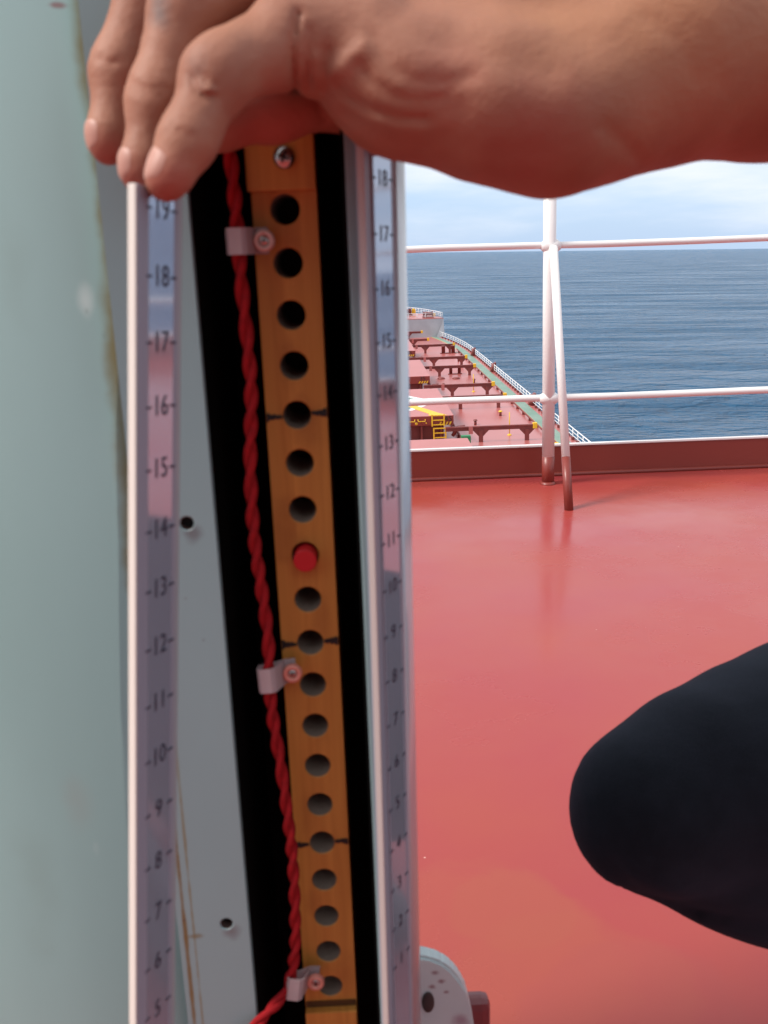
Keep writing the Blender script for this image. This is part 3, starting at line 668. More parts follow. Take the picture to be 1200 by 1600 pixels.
bm = B()
for k in range(19):
    z = hz_ - hs_ * k; hole_cell(bm, wl, wr, z - hs_ / 2, z + hs_ / 2, hx_, z, WY, HR, .040, 36, 1, 2, .0005)
zt_, zb_ = hz_ + hs_ / 2, hz_ - hs_ * 18.5
def rect(bm, pts): bm.faces.new([bm.verts.new(p) for p in pts])
rect(bm, [(wl, WY, zt_), (wr, WY, zt_), (wr, WY, zt_ + .05), (wl, WY, zt_ + .05)]); rect(bm, [(wl, WY, zb_ - .03), (wr, WY, zb_ - .03), (wr, WY, zb_), (wl, WY, zb_)])
for x in (wl, wr): rect(bm, [(x, WY, zb_ - .03), (x, WY + .045, zb_ - .03), (x, WY + .045, zt_ + .05), (x, WY, zt_ + .05)])
bmesh.ops.remove_doubles(bm, verts=bm.verts, dist=1e-5)
obj('drilled_bar', bm, [wood, M['bore'], M['black']], rack)
zq = onY(440, 298, WY - .004).z
bm = B(); box(bm, (wl - .0012, WY - .005, zq), (wr + .0002, WY - .0003, zq + .09), bevel=.0007); tb = obj('top_block', bm, wood, rack)
zq2 = onY(510, 1580, WY - .004).z
bm = B(); box(bm, (wl, WY - .005, zq2 - .12), (wr, WY - .0003, zq2), bevel=.0007); obj('bottom_block', bm, wood, rack)
zq3 = onY(510, 1563, WY).z
bm = B(); box(bm, (wl + .0004, WY - .0007, zq2 - .001), (wr - .0004, WY - .0001, zq3)); obj('shadow_line', bm, mat('shadow_tone', (.10, .04, .012), .6), rack)  # dark sheet paints the shadow in the gap above the bottom block
M['steel'] = mat('screw_steel', (.50, .47, .44), .25, metal=1, bump=.1, bscale=800, dist=.0003)
M['slot'] = mat('dark_slot', (.02, .018, .016), .7)
def screw(c, r, parent, name='screw', rot=.4):
    c = Vector(c); bm = B(); dome(bm, c, (0, -1, 0), r, r * .55, 24, 6); sc = obj(name, bm, M['steel'], parent, smooth=True)
    bm = B()
    for q in (rot, rot + math.pi / 2):
        Mx = Matrix.Translation(c + Vector((0, -r * .50, 0))) @ Matrix.Rotation(q, 4, 'Y'); box(bm, (-r * .48, -.0004, -r * .09), (r * .48, .0006, r * .09), M=Mx)
    return sc, bm
c = onY(444, 246, WY - .0055); sc, bm = screw(c, .0047, rack); obj('screw_slot', bm, M['slot'], sc)
# hand-drawn black marks beside every fifth hole
for k, jit in ((4, 1), (9, 2), (14, 3)):
    z = hz_ - hs_ * k - .0003 * 0; rnd = random.Random(jit)
    for sgn in (-1, 1):
        xa = hx_ + sgn * (HR + .0002); xb = wl + .0002 if sgn < 0 else wr - .0002; up = []; dn = []
        m_ = 14
        for i in range(m_ + 1):
            q = i / m_; x = xa + (xb - xa) * q; w_ = (.0006 + .0018 * abs(q * (1.05 if jit == 2 else .8)) ** .8) if jit > 1 else (.0008 + .0014 * q)
            cz = z + (.0006 if sgn > 0 else -.0005) + rnd.uniform(-.0002, .0002)
            up.append((x, WY - .0004, cz + w_ * rnd.uniform(.5, 1.1))); dn.append((x, WY - .0004, cz - w_ * rnd.uniform(.5, 1.1)))
        bm = B(); prism(bm, up + dn[::-1], (0, .0003, 0)); obj('ink_mark', bm, M['black'], rack)
# red ended magnet rod in the eighth hole
z8 = hz_ - hs_ * 7
bm = B(); pr = .0054; yy0 = WY - .0065
tube(bm, [(hx_ + .0002, yy0, z8 - .0007), (hx_ + .0002, yy0 + .0005, z8 - .0007), (hx_ + .0002, WY + .036, z8 - .0007)], [pr - .0005, pr, pr], 32)
tag(obj('magnet_rod', bm, mat('red_plastic', (.55, .012, .018), .45, bump=.15, bscale=900, dist=.0003)), 'red magnet rod end sticking out of the eighth hole of the rack', 'magnet rod')

# red twisted cord
M['cord'] = mat('red_cord', (.40, .012, .016), .9, bump=1, bscale=2200, dist=.0006, spec=.2, var=(.30, .010, .014), vscale=260)
pts = [(352, 150), (354, 210), (362, 262), (370, 350), (377, 440), (385, 520), (392, 600), (392, 660), (391, 740), (397, 840), (410, 930), (419, 1000), (420, 1060), (426, 1120), (439, 1200), (449, 1270), (457, 1340), (461, 1420), (460, 1490), (448, 1545), (420, 1580), (396, 1606), (360, 1640)]
path = [onY(a_, b_, .4085 if i < 20 else .402 - .004 * (i - 19)) for i, (a_, b_) in enumerate(pts)]
path = catmull([tuple(p) for p in path], 10)
cum = [0]
for a_, b_ in zip(path[:-1], path[1:]): cum.append(cum[-1] + (b_ - a_).length)
bm = B()
dense = []; L_ = cum[-1]; nst = 560; j = 0
for i in range(nst):
    s_ = L_ * i / (nst - 1)
    while j < len(cum) - 2 and cum[j + 1] < s_: j += 1
    dense.append((s_, path[j].lerp(path[j + 1], (s_ - cum[j]) / max(1e-9, cum[j + 1] - cum[j]))))
for ph in (0, math.pi):
    pp_ = []
    for i, (s_, p) in enumerate(dense):
        d = (dense[min(i + 1, nst - 1)][1] - dense[max(i - 1, 0)][1]).normalized(); a = d.cross(Vector((0, 1, 0))).normalized(); bb_ = d.cross(a)
        an = s_ / .0265 * 2 * math.pi + ph + .5 * math.sin(s_ * 31) + .35 * math.sin(s_ * 87 + 2); pp_.append(p + (a * math.cos(an) + bb_ * math.sin(an)) * .0014)
    tube(bm, pp_, .00172, 12)
tag(obj('twisted_cord', bm, M['cord']), 'red cord of two twisted strands hanging beside the wooden rack', 'cord')

# nylon cable clamps
def see_through(name, col, alpha, rough=.35):
    m = mat(name, col, rough); t = m.node_tree; n = t.nodes; l = t.links; o_ = n['Material Output']; tr = n.new('ShaderNodeBsdfTransparent'); tr.inputs[0].default_value = (.95, .85, .85, 1)
    mx_ = n.new('ShaderNodeMixShader'); mx_.inputs[0].default_value = alpha; l.new(tr.outputs[0], mx_.inputs[1]); l.new(n['Principled BSDF'].outputs[0], mx_.inputs[2]); l.new(mx_.outputs[0], o_.inputs[0]); return m
M['nylon'] = see_through('milky_nylon', (.62, .54, .55), .58); M['nring'] = mat('nylon_ring', (.62, .42, .36), .4); M['nring2'] = mat('pink_ring', (.70, .26, .20), .4)
def clamp(x0, x1, y0, y1, cpx, cpy, tilt, label, m_ring):
    g = thing('cable_clamp', label, 'cable clamp', 'milky nylon clamps that hold the red cord to the rack')
    c = onY(cpx, cpy, WY - .004); L0 = onY(x0, cpy, WY - .01).x - c.x; hh = (onY(cpx, y0, WY).z - onY(cpx, y1, WY).z) / 2
    Mx = Matrix.Translation(c) @ Matrix.Rotation(tilt, 4, 'Y')
    prof = [(.0045, -.0016), (.003, -.0022), (-.006, -.0024)]
    # strap: from the ring in front of the cord, round it, and back behind
    ctr = L0 + .0055; yc = -.0078; rr_ = .0056
    pr_ = [(.0038, -.0012), (ctr + .006, -.0028), (ctr + .0042, -.0122)]
    front = [(.0014, -.0040), (-.0035, -.0046), (ctr + .003, -.0130), (ctr + .001, -.0144), (L0 + .0012, -.0142), (L0, -.0125), (L0 + .0006, -.0085), (ctr, -.0072), (-.0035, -.0034), (.0014, -.0029)]
    th = .0007; bm = B(); V2 = [Vector((a_, b_)) for a_, b_ in front]; O = []; I = []
    for i, p in enumerate(V2):
        d = (V2[min(i + 1, len(V2) - 1)] - V2[max(i - 1, 0)]).normalized(); nn_ = Vector((d.y, -d.x)); O.append(p + nn_ * 0); I.append(p + nn_ * th)
    lp = O + I[::-1]
    vs0 = [bm.verts.new(Mx @ Vector((p.x, p.y + .003, -hh))) for p in lp]; vs1 = [bm.verts.new(Mx @ Vector((p.x, p.y + .003, hh))) for p in lp]
    m_ = len(lp); h_ = m_ // 2
    for i in range(m_):
        j = (i + 1) % m_; f = bm.faces.new((vs0[i], vs0[j], vs1[j], vs1[i]))
    for i in range(h_ - 1):
        for vs in (vs0, vs1): bm.faces.new((vs[i], vs[i + 1], vs[m_ - 2 - i], vs[m_ - 1 - i]))
    obj('strap', bm, M['nylon'], g)
    bm = B(); seg = 28; rings = []
    for (r_, y_) in ((.0019, -.0014), (.0022, -.0030), (.0031, -.0034), (.0039, -.0028), (.0041, -.0008)):
        rings.append([bm.verts.new(c + Vector((1.12 * r_ * math.cos(2 * math.pi * k / seg), y_ - .0025, 1.12 * r_ * math.sin(2 * math.pi * k / seg)))) for k in range(seg)])
    for a_, b_ in zip(rings[:-1], rings[1:]):
        for k in range(seg): bm.faces.new((a_[k], a_[(k + 1) % seg], b_[(k + 1) % seg], b_[k])).smooth = True
    rg = obj('ring', bm, m_ring, g)
    sc, bm = screw(c + Vector((0, -.0043, 0)), .00225, g, rot=.3 + tilt * 3); obj('screw_slot', bm, M['slot'], sc)
clamp(355, 430, 355, 396, 414, 376, 0, 'milky clamp on the red cord below the top hole of the rack', M['nring'])
clamp(403, 472, 1028, 1064, 458, 1046, -.04, 'pink ringed clamp halfway down the rack, beside the second ink mark', M['nring2'])
clamp(447, 508, 1507, 1539, 494, 1525, .16, 'tilted clamp at the bottom end of the rack beside the last hole', M['nring2'])

# ---------------------------------------------------------------- mirror finished scale strips
M['mirror'] = mat('polished_scale', (.48, .56, .66), .06, metal=.50, spec=1.0, coat=.6)
M['frame'] = mat('lavender_plastic', (.28, .31, .37), .35)
M['frame2'] = mat('grey_plastic', (.32, .36, .38), .3)
M['lip'] = mat('beige_lip', (.50, .44, .42), .4)
M['ivory'] = mat('ivory_edge', (.86, .82, .74), .4)
M['clearedge'] = mat('glossy_grey_edge', (.55, .66, .72), .15, metal=.15, spec=.8)
M['ink'] = mat('printed_ink', (.025, .025, .05), .5)
def strip(name, label, p0, dn, n0, marks, py, mirror, k0, k1, first, count, step, extra, sz=.0076, wsc=1.0):
    v = (-dn).normalized(); n_ = (n0 - v * n0.dot(v)).normalized(); tt = v.cross(n_) ; 
    if tt.y < 0: tt = -tt
    g = thing('scale_strip', label, 'scale strip')
    toT = lambda px: (onPlane(px, py, p0, n_) - p0).dot(tt)
    L_ = dn.length; z1 = -k0 * L_; z0 = -k1 * L_
    Mx = frameM(p0, tt, n_, v)       # local: x along the face, y out of the face, z up the strip
    def bar(nm, pa, pb, ya, yb, m, bev=.0003, par=g, za=z0, zb=z1):
        bm = B(); box(bm, (toT(pa), ya, za), (toT(pb), yb, zb), bevel=bev, M=Mx); return obj(nm, bm, m, par)
    extra(g, bar, toT, Mx, z0, z1)
    bm = B(); ta, tb_ = toT(mirror[0]), toT(mirror[1]); box(bm, (ta, .0, z0 + .02), (tb_, .0006, z1), M=Mx); obj('polished_face', bm, M['mirror'], g)
    W = tb_ - ta; cxm = (ta + tb_) / 2
    flip = 1 if tt.cross(v).dot(n_) > 0 else -1
    for i in range(count):
        num = first - i
        if num < 1: break
        zz = -i * L_
        bmx = Mx @ Matrix.Translation((cxm, .0008, zz))
        ax = Matrix(((1, 0, 0, 0), (0, 0, 1, 0), (0, 1, 0, 0), (0, 0, 0, 1)))
        me = text_mesh(str(num), sz, bmx @ ax @ Matrix.Scale(wsc, 4, (1, 0, 0)), 0); ob = link('numeral', me, M['ink'], g)
        bm = B()
        for s_ in (-1, 1): box(bm, (cxm + s_ * W * .5 - (.0014 if s_ < 0 else .0016), .0007, zz - .0004), (cxm + s_ * W * .5 + (.0016 if s_ < 0 else .0014), .00085, zz + .0004), M=Mx)
        obj('tick_marks', bm, M['ink'], ob)
    return g
def ex_left(g, bar, toT, Mx, z0, z1):
    bar('edge', 210.5, 212.5, -.0027, .0003, M['ivory'], .0003)
    bar('frame', 212.6, 229, -.0030, .0008, M['frame']); bar('frame_inner', 266.5, 272.5, -.0030, .0006, M['frame']); bar('frame_outer', 272.8, 280, -.0030, .0002, M['frame2'])
    bar('backing', 229.1, 266.4, -.0030, -.0001, M['frame'])
def ex_right(g, bar, toT, Mx, z0, z1):
    bar('edge', 584, 586, -.0026, .0003, M['lip'], .0003); bar('frame', 586.2, 595, -.0040, .0000, M['frame'])
    bar('frame_line', 595.2, 597, -.0040, .0006, M['frame']); bar('frame_line', 621.5, 626.5, -.0040, .0006, M['frame'])
    bar('backing', 597.1, 621.4, -.0040, -.0001, M['frame'])
    a_, b_ = toT(626.6), toT(658); bm = B(); prof = []
    W = b_ - a_
    for k in range(13):
        q = k / 12; prof.append((a_ + W * (1 - math.cos(q * math.pi / 2)) , .0016 - .009 * (1 - math.sqrt(max(0, 1 - (1 - math.cos(q * math.pi / 2)) ** 2)))))
    prof = [(a_ + W * math.sin(k / 12 * math.pi / 2), -.0074 + .0080 * math.cos(k / 12 * math.pi / 2)) for k in range(13)]
    prof += [(a_, -.0074)]
    prism(bm, [Mx @ Vector((x, y, z0)) for x, y in prof], Mx.to_3x3() @ Vector((0, 0, z1 - z0)))
    o = obj('rounded_edge', bm, M['clearedge'], g)
    for p in o.data.polygons:
        if len(p.vertices) == 4 and abs(p.normal.dot(Mx.to_3x3() @ Vector((0, 0, 1)))) < .1: p.use_smooth = True
    o.data.shade_smooth() if False else None
strip('scale_strip', 'reflective number scale strip on the left, ivory edged, gripped by the fingertips', LP0, LDN, Vector((.905, -.425, 0)), None, 800, (229, 266.3), -.3, 19, 19, 19, 1, ex_left, sz=.0100, wsc=.86)
strip('scale_strip', 'reflective number scale strip right of the black slot, bordering the sea view', RP0, RDN, Vector((.883, -.470, 0)), None, 850, (597, 621.5), -3, 22.0, 18, 18, 1, ex_right, sz=.0090, wsc=1.05)

# ---------------------------------------------------------------- person crouching at the right: one hand on the scale strip
person = thing('person', 'person in dark trousers crouching, left hand reaching over the pedestal to grip the scale', 'person')
skin = mat('skin', (.315, .130, .080), .60, bump=.5, bscale=420, spec=.35, var=(.385, .172, .108), vscale=34, sss=.0, bdetail=8, dist=.0006)
b = skin.node_tree.nodes['Principled BSDF']; b.inputs['Subsurface Weight'].default_value = .05; b.inputs['Subsurface Radius'].default_value = (.012, .004, .002); b.inputs['Subsurface Scale'].default_value = .5
# reddish finger tips and knuckles, a grey smear on the middle finger
for a_, b_, d_, r_ in ((165, 245, .345, .013), (212, 285, .315, .013), (262, 290, .29, .014), (420, 190, .35, .030)):
    addspot(skin, P(a_, b_, d_), r_, (.37, .10, .07), .9, (1, 1, 1), .5, 120, .75)
addspot(skin, P(256, 25, .315), .0085, (.16, .11, .10), .9, (1.4, .6, .6), 1.2, 160, .85)
addspot(skin, P(300, 95, .285), .006, (.20, .10, .075), .9, (1, .5, .6), 1.2, 260, .6)
addspot(skin, P(1040, 40, .33), .05, (.42, .19, .095), .95, (.5, 1, 1), .6, 50, .8)  # warm light on the upper forearm, painted into the skin
for a_, b_, d_, r_, c_ in ((318, 138, .27, .008, (.44, .20, .14)), (545, 100, .30, .009, (.50, .25, .17)), (700, 120, .30, .02, (.40, .15, .10)), (840, 230, .31, .03, (.33, .10, .07)), (460, 95, .30, .005, (.22, .075, .05)), (232, 140, .29, .006, (.38, .12, .085)), (178, 100, .32, .006, (.38, .12, .085))):
    addspot(skin, P(a_, b_, d_), r_, c_, .95, (1, .5, 1), .8, 90, .7)  # painted highlights on two knobs and a shaded crease, plus redder skin

def pt(a_, b_, d_): return np.array(P(a_, b_, d_), np.float32)
def rp(r, d_): return r * d_ / F
fld = Field((-.125, .262, .775), (.285, .47, 1.035), .00145)
rel = (fld.X - CAM.x, fld.Y - CAM.y, fld.Z - CAM.z)
dep = rel[0] * FW.x + rel[1] * FW.y + rel[2] * FW.z; dep = np.maximum(dep, .05)
PX = 600 + F * (rel[0] * RT.x + rel[1] * RT.y + rel[2] * RT.z) / dep
PY = 800 - F * (rel[0] * UP.x + rel[1] * UP.y + rel[2] * UP.z) / dep
def chain(js, k=.005):
    d = None
    for (x0, y0, d0, r0), (x1, y1, d1, r1) in zip(js[:-1], js[1:]):
        c_ = fld.cone(pt(x0, y0, d0), rp(r0, d0), pt(x1, y1, d1), rp(r1, d1)); d = c_ if d is None else smin(d, c_, k)
    return d
def ball(x, y, d, r): return fld.cone(pt(x, y, d), rp(r, d), pt(x, y + .5, d), rp(r, d))
# fingers: knuckle, middle joint, end joint, tip
little = chain([(560, 60, .325, 78), (455, 62, .318, 70), (352, 108, .303, 51), (338, 122, .302, 52), (300, 205, .299, 41), (290, 225, .298, 40), (266, 272, .297, 31), (258, 285, .297, 28)])
ringf = chain([(560, -60, .345, 76), (450, -75, .34, 64), (300, 5, .322, 49), (285, 20, .321, 50), (246, 140, .318, 40), (240, 165, .318, 39), (222, 255, .317, 30), (218, 273, .317, 27)])
midf = chain([(560, -150, .38, 74), (430, -150, .37, 60), (250, -30, .352, 46), (232, -10, .351, 47), (188, 95, .349, 38), (182, 118, .349, 38), (170, 210, .347, 30), (169, 230, .347, 27)])
indf = chain([(570, -190, .415, 70), (420, -190, .405, 56), (290, -80, .392, 44), (245, 20, .388, 40), (225, 110, .385, 35), (222, 150, .384, 30)])
thumb = chain([(760, 130, .385, 95), (560, 135, .372, 64), (440, 160, .360, 47), (420, 165, .358, 48), (345, 190, .352, 38), (325, 196, .350, 34)], .008)
fingers = smin(smin(little, ringf, .0012), smin(midf, indf, .0012), .0012)
palm = None
for js in ([(500, 62, .325, 76), (620, 128, .330, 96), (760, 158, .336, 110), (862, 178, .342, 114), (935, 145, .350, 122), (1000, 92, .356, 146)],
           [(500, -60, .35, 74), (900, 60, .37, 120)], [(500, -150, .38, 74), (920, 10, .385, 110)], [(510, -190, .415, 70), (920, -10, .40, 100)],
           [(940, 110, .356, 132), (1040, 76, .362, 160), (1200, 66, .372, 166), (1420, 56, .385, 180), (1900, 60, .42, 200)],
           [(930, 20, .385, 120), (1100, 10, .392, 138), (1900, 30, .44, 185)]):
    c_ = chain(js, .012); palm = c_ if palm is None else smin(palm, c_, .014)
palm = smin(palm, ball(640, 140, .330, 86), .010); palm = smin(palm, chain([(600, 10, .345, 96), (800, 10, .352, 112), (1000, -10, .37, 130), (1300, -20, .39, 150), (1900, 20, .43, 170)], .012), .016)
fld.f = smin(smin(fingers, palm, .006), thumb, .005)
# skin relief: folds are pressed in where the hand bends, knobs pushed out; real relief on the near surface
near = (dep < .362).astype(np.float32)
def fold(pts_, w_, amp):
    d = None
    for (x0, y0), (x1, y1) in zip(pts_[:-1], pts_[1:]):
        dx, dy = x1 - x0, y1 - y0; t_ = np.clip(((PX - x0) * dx + (PY - y0) * dy) / (dx * dx + dy * dy), 0, 1)
        q = (PX - x0 - t_ * dx) ** 2 + (PY - y0 - t_ * dy) ** 2; d = q if d is None else np.minimum(d, q)
    fld.f += (np.exp(-d / (w_ * w_)) * near * amp).astype(np.float32)
fold([(466, 20), (459, 60), (457, 100), (462, 140)], 6, .0024)
fold([(484, 45), (478, 95), (482, 136)], 6, .0012)
fold([(512, 75), (506, 110), (512, 140)], 7, .0012)
fold([(524, 126), (542, 150), (575, 170), (620, 184), (665, 186)], 7, .0015); fold([(560, 150), (600, 168), (660, 176), (720, 168)], 14, .0005)
fold([(560, 100), (582, 128), (615, 150), (660, 158), (700, 150)], 9, .0010)
fold([(585, 62), (612, 105), (650, 128), (700, 128), (740, 118)], 12, .0008)
fold([(600, 20), (650, 60), (700, 75)], 14, .0005)
fold([(497, 158), (505, 182), (520, 205)], 7, .0012)
fold([(540, 178), (600, 215), (660, 232)], 12, .0008)
fold([(520, 118), (545, 96), (566, 74)], 16, -.0018)
fold([(495, 90), (494, 130)], 8, -.0010)
fold([(300, 118), (306, 140), (322, 154), (340, 148)], 5, .0013)
fold([(312, 108), (322, 128), (338, 132)], 4, .0009)
fold([(318, 138), (330, 140)], 9, -.0012)
fold([(268, 196), (285, 206), (300, 208)], 4, .0007); fold([(264, 206), (282, 216), (300, 220)], 4, .0006)
fold([(205, 128), (232, 140), (256, 138)], 5, .0007); fold([(150, 92), (176, 98), (192, 92)], 5, .0007); fold([(205, 140), (232, 150), (252, 150)], 4, .0005)
fold([(690, 215), (760, 240), (840, 235)], 18, .0005); fold([(1010, 30), (1060, 60), (1090, 120)], 16, .0006); fold([(1050, 20), (1100, 60), (1125, 130)], 20, .0004)
fold([(392, 10), (400, 60), (398, 110)], 22, .0008)
fold([(945, 200), (975, 225), (1000, 250)], 14, .0008)
fold([(640, 20), (760, 90), (860, 110)], 26, .0009); fold([(700, 10), (820, 40), (960, 30)], 26, -.0008)
fld.f += .35 * (.00022 * np.sin(fld.X * 520 + 3 * np.sin(fld.Z * 210)) * np.sin(fld.Z * 610 + 2 * np.sin(fld.Y * 300)) + .00035 * np.sin(fld.X * 150 + 1) * np.sin(fld.Z * 190 + fld.Y * 170)).astype(np.float32)
V1, Q1 = fld.mesh(); del fld.f

# the rest of the body, coarser: upper arm, neck, head, other arm
f2 = Field((.12, .10, .30), (1.0, .90, 1.42), .0085)
hip = (.70, .48, .40); chest = (.74, .46, .80); sL = (.66, .28, .92); sR = (.76, .62, .92); nk = (.71, .45, .98); hd = (.665, .43, 1.14)
elL = np.array((.40, .42, .955)); wrL = pt(1900, 60, .42)
def addc(f, a, ra, b, rb, k=.02): f.add(f.cone(a, ra, b, rb), k)
addc(f2, (.24, .44, .95), .045, elL, .044); addc(f2, elL, .046, sL, .055)
addc(f2, sL, .055, nk, .06); addc(f2, sR, .055, nk, .06); addc(f2, nk, .058, (hd[0] + .01, hd[1], hd[2] - .06), .056)
addc(f2, chest, .12, hip, .12, .03)
f2.add(f2.ell(hd, (.098, .077, .118)), .02); f2.add(f2.ell((hd[0] - .035, hd[1], hd[2] - .065), (.055, .05, .05)), .02)
f2.add(f2.cone((hd[0] - .095, hd[1] - .001, hd[2] + .02), .008, (hd[0] - .118, hd[1], hd[2] - .022), .013), .01)
f2.add(f2.cone((hd[0] - .082, hd[1] - .02, hd[2] - .062), .008, (hd[0] - .082, hd[1] + .02, hd[2] - .062), .008), .006)
for s_ in (-1, 1):
    f2.add(f2.ell((hd[0] + .01, hd[1] + s_ * .078, hd[2] - .005), (.02, .012, .032)), .006); f2.sub(f2.ell((hd[0] - .095, hd[1] + s_ * .031, hd[2] + .012), (.016, .018, .012)), .01)
elR = (.88, .68, .64); wrR = (.78, .66, .52)
addc(f2, sR, .055, elR, .044); addc(f2, elR, .042, wrR, .028); 
addc(f2, wrR, .028, (.71, .66, .50), .030, .01)
for i in range(4): addc(f2, (.71, .635 + i * .018, .50), .010, (.65 + .006 * abs(i - 1.5), .625 + i * .020, .465), .009, .006)
addc(f2, (.74, .63, .50), .012, (.68, .595, .475), .010, .008)
V2_, Q2 = f2.mesh()
me = np_mesh('body', np.concatenate([V1, V2_]), np.concatenate([Q1, Q2 + len(V1)])); body = link('body', me, skin, person)

# finger nails, set on the outer left side of the finger tips
nailm = mat('nail', (.50, .25, .19), .5)
from mathutils.bvhtree import BVHTree
bvh = BVHTree.FromPolygons([tuple(v) for v in V1], [tuple(q) for q in Q1])
def nail(c0, c1, w_, l_, nrm):
    a_, b_ = P(*c0), P(*c1); ax = (a_ - b_).normalized(); n_ = (RT * nrm[0] + UP * nrm[1] - FW * nrm[2]).normalized(); n_ = (n_ - ax * n_.dot(ax)).normalized(); sd_ = ax.cross(n_)
    bm = B(); rows = []
    for i in range(15):
        u_ = -1 + 2 * i / 14; row = []; ww = w_ * math.sqrt(max(0.03, 1 - abs(u_) ** 3.5)); mid_ = (a_ + b_) / 2 + ax * (u_ * l_)
        for j in range(13):
            an = (-1 + 2 * j / 12) * 1.0 * ww / w_; dr = (n_ * math.cos(an) + sd_ * math.sin(an)).normalized()
            hit = bvh.ray_cast(mid_ + dr * .03, -dr, .05)[0]
            e_ = max(abs(u_), abs(-1 + 2 * j / 12)); row.append(bm.verts.new((hit or mid_) + dr * (.00035 * (1 - e_ ** 6) + .00008)))
        rows.append(row)
    for i in range(14):
        for j in range(12): bm.faces.new((rows[i][j], rows[i][j + 1], rows[i + 1][j + 1], rows[i + 1][j])).smooth = True
    obj('fingernail', bm, nailm, person, smooth=True)
nail((270, 262, .297), (258, 286, .297), .0036, .0050, (-.88, .15, .50))
nail((221, 250, .317), (218, 277, .317), .0034, .0052, (-.93, .05, .36))
nail((171, 205, .347), (169, 233, .347), .0034, .0055, (-.95, .0, .32))

# clothing
cloth = mat('dark_denim', (.005, .0068, .0108), .9, bump=.7, bscale=1500, var=(.008, .010, .0155), vscale=60, bdetail=3, dist=.0012, spec=.18); cloth.node_tree.nodes['Principled BSDF'].inputs['Sheen Weight'].default_value = .12; cloth.node_tree.nodes['Principled BSDF'].inputs['Sheen Tint'].default_value = (.35, .45, .7, 1)
shirtm = mat('dark_shirt', (.02, .028, .05), .85, bump=.4, bscale=500)
f3 = Field((.08, .20, .02), (.98, .90, .82), .0068)
def PT(a_, b_, d_): return tuple(P(a_, b_, d_))
def cc(f, a, ra, b, rb): return f.cone(a, ra, b, rb)
k1 = (1018, 1268, .60); d_ = .60
thigh = cc(f3, PT(1024, 1266, .60), rp(134, .60), PT(1110, 1230, .62), rp(157, .62))
thigh = smin(thigh, smin(cc(f3, PT(1110, 1230, .62), rp(157, .62), PT(1200, 1222, .645), rp(188, .645)), cc(f3, PT(1200, 1222, .645), rp(188, .645), PT(1322, 1212, .68), rp(208, .68)), .003), .003)
thigh = smin(thigh, cc(f3, PT(1322, 1212, .68), rp(208, .68), (.66, .50, .37), .105), .04)
calf = cc(f3, PT(1030, 1282, .615), rp(118, .615), PT(1160, 1328, .63), rp(112, .63)); calf = smin(calf, cc(f3, PT(1160, 1328, .63), rp(112, .63), (.44, .52, .345), .046), .03); calf = smin(calf, cc(f3, (.44, .52, .345), .046, (.60, .60, .16), .042), .02)
leg = smin(thigh, calf, .003)
th2 = cc(f3, (.54, .74, .44), .060, (.68, .60, .40), .105); ca2 = cc(f3, (.54, .74, .42), .055, (.72, .70, .15), .042)
leg2 = smin(th2, ca2, .01)
pelvis = cc(f3, (.68, .40, .40), .12, (.70, .56, .40), .12); pelvis = smin(pelvis, cc(f3, (.70, .48, .42), .14, (.72, .47, .58), .135), .04)
f3.f = smin(smin(leg, leg2, .004), pelvis, .03)
rl3 = (f3.X - CAM.x, f3.Y - CAM.y, f3.Z - CAM.z); dp3 = np.maximum(rl3[0] * FW.x + rl3[1] * FW.y + rl3[2] * FW.z, .05)
qx = 600 + F * (rl3[0] * RT.x + rl3[1] * RT.y + rl3[2] * RT.z) / dp3; qy = 800 - F * (rl3[0] * UP.x + rl3[1] * UP.y + rl3[2] * UP.z) / dp3
for pl_, w_, amp in (([(958, 1345), (975, 1375), (1010, 1398), (1070, 1418), (1150, 1436), (1260, 1450)], 11, .006), ([(975, 1350), (1000, 1378), (1060, 1398)], 14, -.003)):
    d = None
    for (x0, y0), (x1, y1) in zip(pl_[:-1], pl_[1:]):
        dx, dy = x1 - x0, y1 - y0; t_ = np.clip(((qx - x0) * dx + (qy - y0) * dy) / (dx * dx + dy * dy), 0, 1)
        q = (qx - x0 - t_ * dx) ** 2 + (qy - y0 - t_ * dy) ** 2; d = q if d is None else np.minimum(d, q)
    f3.f += (np.exp(-d / (w_ * w_)) * amp * (dp3 < .60)).astype(np.float32)
f3.f += (.0004 * np.sin(f3.X * 60 + f3.Z * 45) * np.sin(f3.Z * 75 - f3.X * 25)).astype(np.float32)
V, Q = f3.mesh(); tr_ = link('trousers', np_mesh('trousers', V, Q), cloth, person)
sub = tr_.modifiers.new('smooth', 'SMOOTH'); sub.iterations = 3; sub.factor = .5
f4 = Field((.22, .14, .48), (.98, .86, 1.06), .008)
tor = cc(f4, (.72, .47, .54), .140, (.75, .46, .80), .145); tor = smin(tor, cc(f4, (.68, .32, .89), .078, (.77, .59, .89), .078), .05)
arm = smin(cc(f4, (.345, .425, .952), .060, tuple(elL), .064), cc(f4, tuple(elL), .064, (.67, .31, .90), .078), .03)
tor = smin(tor, arm, .03); tor = smin(tor, cc(f4, (.77, .60, .90), .075, (.88, .68, .64), .062), .03); tor = smin(tor, cc(f4, (.88, .68, .64), .060, (.79, .665, .53), .045), .03)
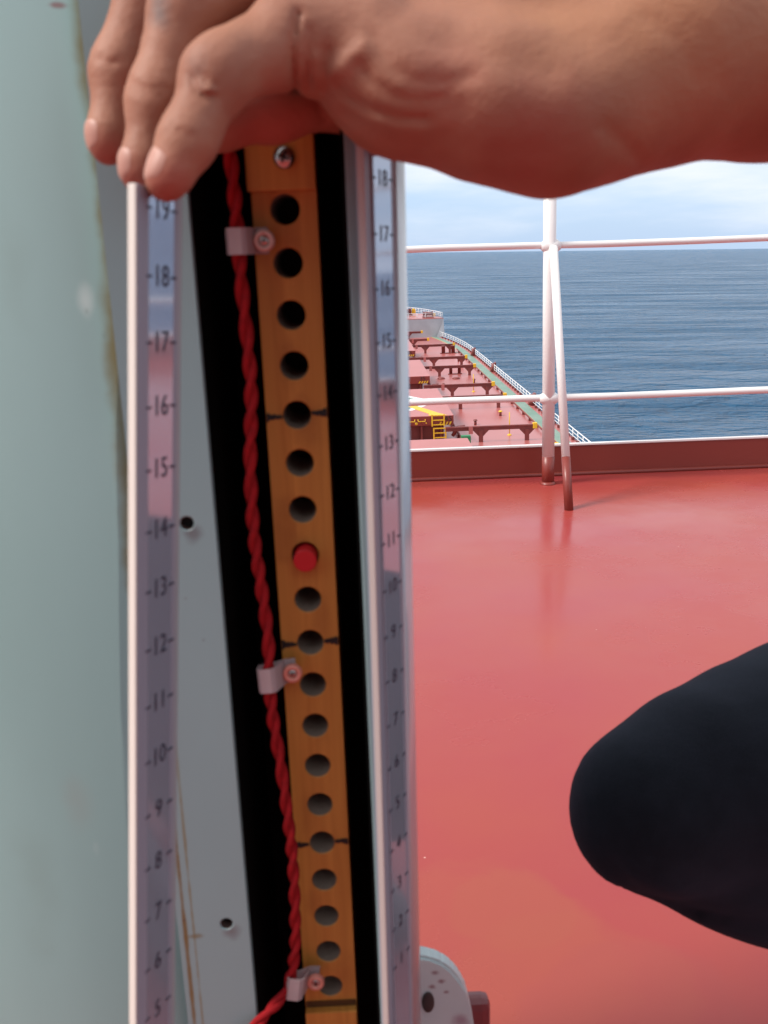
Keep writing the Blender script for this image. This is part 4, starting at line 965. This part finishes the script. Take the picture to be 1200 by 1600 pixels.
f4.f = tor + (.0025 * np.sin(f4.X * 55 + f4.Z * 30) * np.sin(f4.Z * 50)).astype(np.float32)
f4.sub(f4.cone((nk[0], nk[1], 1.0), .068, (nk[0], nk[1], 1.2), .068), .01)
V, Q = f4.mesh(); link('shirt', np_mesh('shirt', V, Q), shirtm, person)
f5 = Field((.48, .28, 1.04), (.84, .58, 1.30), .007)
f5.add(f5.ell((hd[0] + .012, hd[1], hd[2] + .018), (.103, .086, .118)), 0); f5.sub(f5.ell((hd[0] - .075, hd[1], hd[2] - .045), (.075, .11, .105)), .012); f5.sub(f5.ell((hd[0] + .03, hd[1], hd[2] - .12), (.16, .12, .07)), .01)
V, Q = f5.mesh(); link('hair', np_mesh('hair', V, Q), mat('black_hair', (.012, .010, .009), .6, bump=1, bscale=400), person)
for (x, y) in ((.60, .61), (.72, .74)):
    ff = Field((x - .27, y - .07, -.01), (x + .10, y + .07, .22), .006)
    ff.add(ff.cone((x + .02, y, .10), .042, (x - .12, y, .045), .040), 0); ff.add(ff.cone((x - .12, y, .043), .040, (x - .19, y, .038), .034), .01); ff.add(ff.cone((x + .01, y, .15), .046, (x + .02, y, .10), .044), .01)
    V, Q = ff.mesh(); link('shoe', np_mesh('shoe', V, Q), mat('black_leather', (.015, .015, .015), .4), person)

# ---------------------------------------------------------------- empties to the base of their things
for o in list(C.objects):
    if o.type == 'EMPTY' and o.parent is None:
        lo = Vector((1e9,) * 3); hi = Vector((-1e9,) * 3)
        def walk(q, offv):
            for ch in q.children:
                of2 = offv + ch.location
                if ch.type == 'MESH':
                    a = np.empty(len(ch.data.vertices) * 3, np.float32); ch.data.vertices.foreach_get('co', a); a = a.reshape(-1, 3); mn, mxx = a.min(0), a.max(0)
                    for i in range(3): lo[i] = min(lo[i], float(mn[i]) + of2[i]); hi[i] = max(hi[i], float(mxx[i]) + of2[i])
                walk(ch, of2)
        walk(o, Vector((0, 0, 0)))
        base = Vector(((lo.x + hi.x) / 2, (lo.y + hi.y) / 2, lo.z)); o.location = base
        for ch in o.children: ch.location = ch.location - base
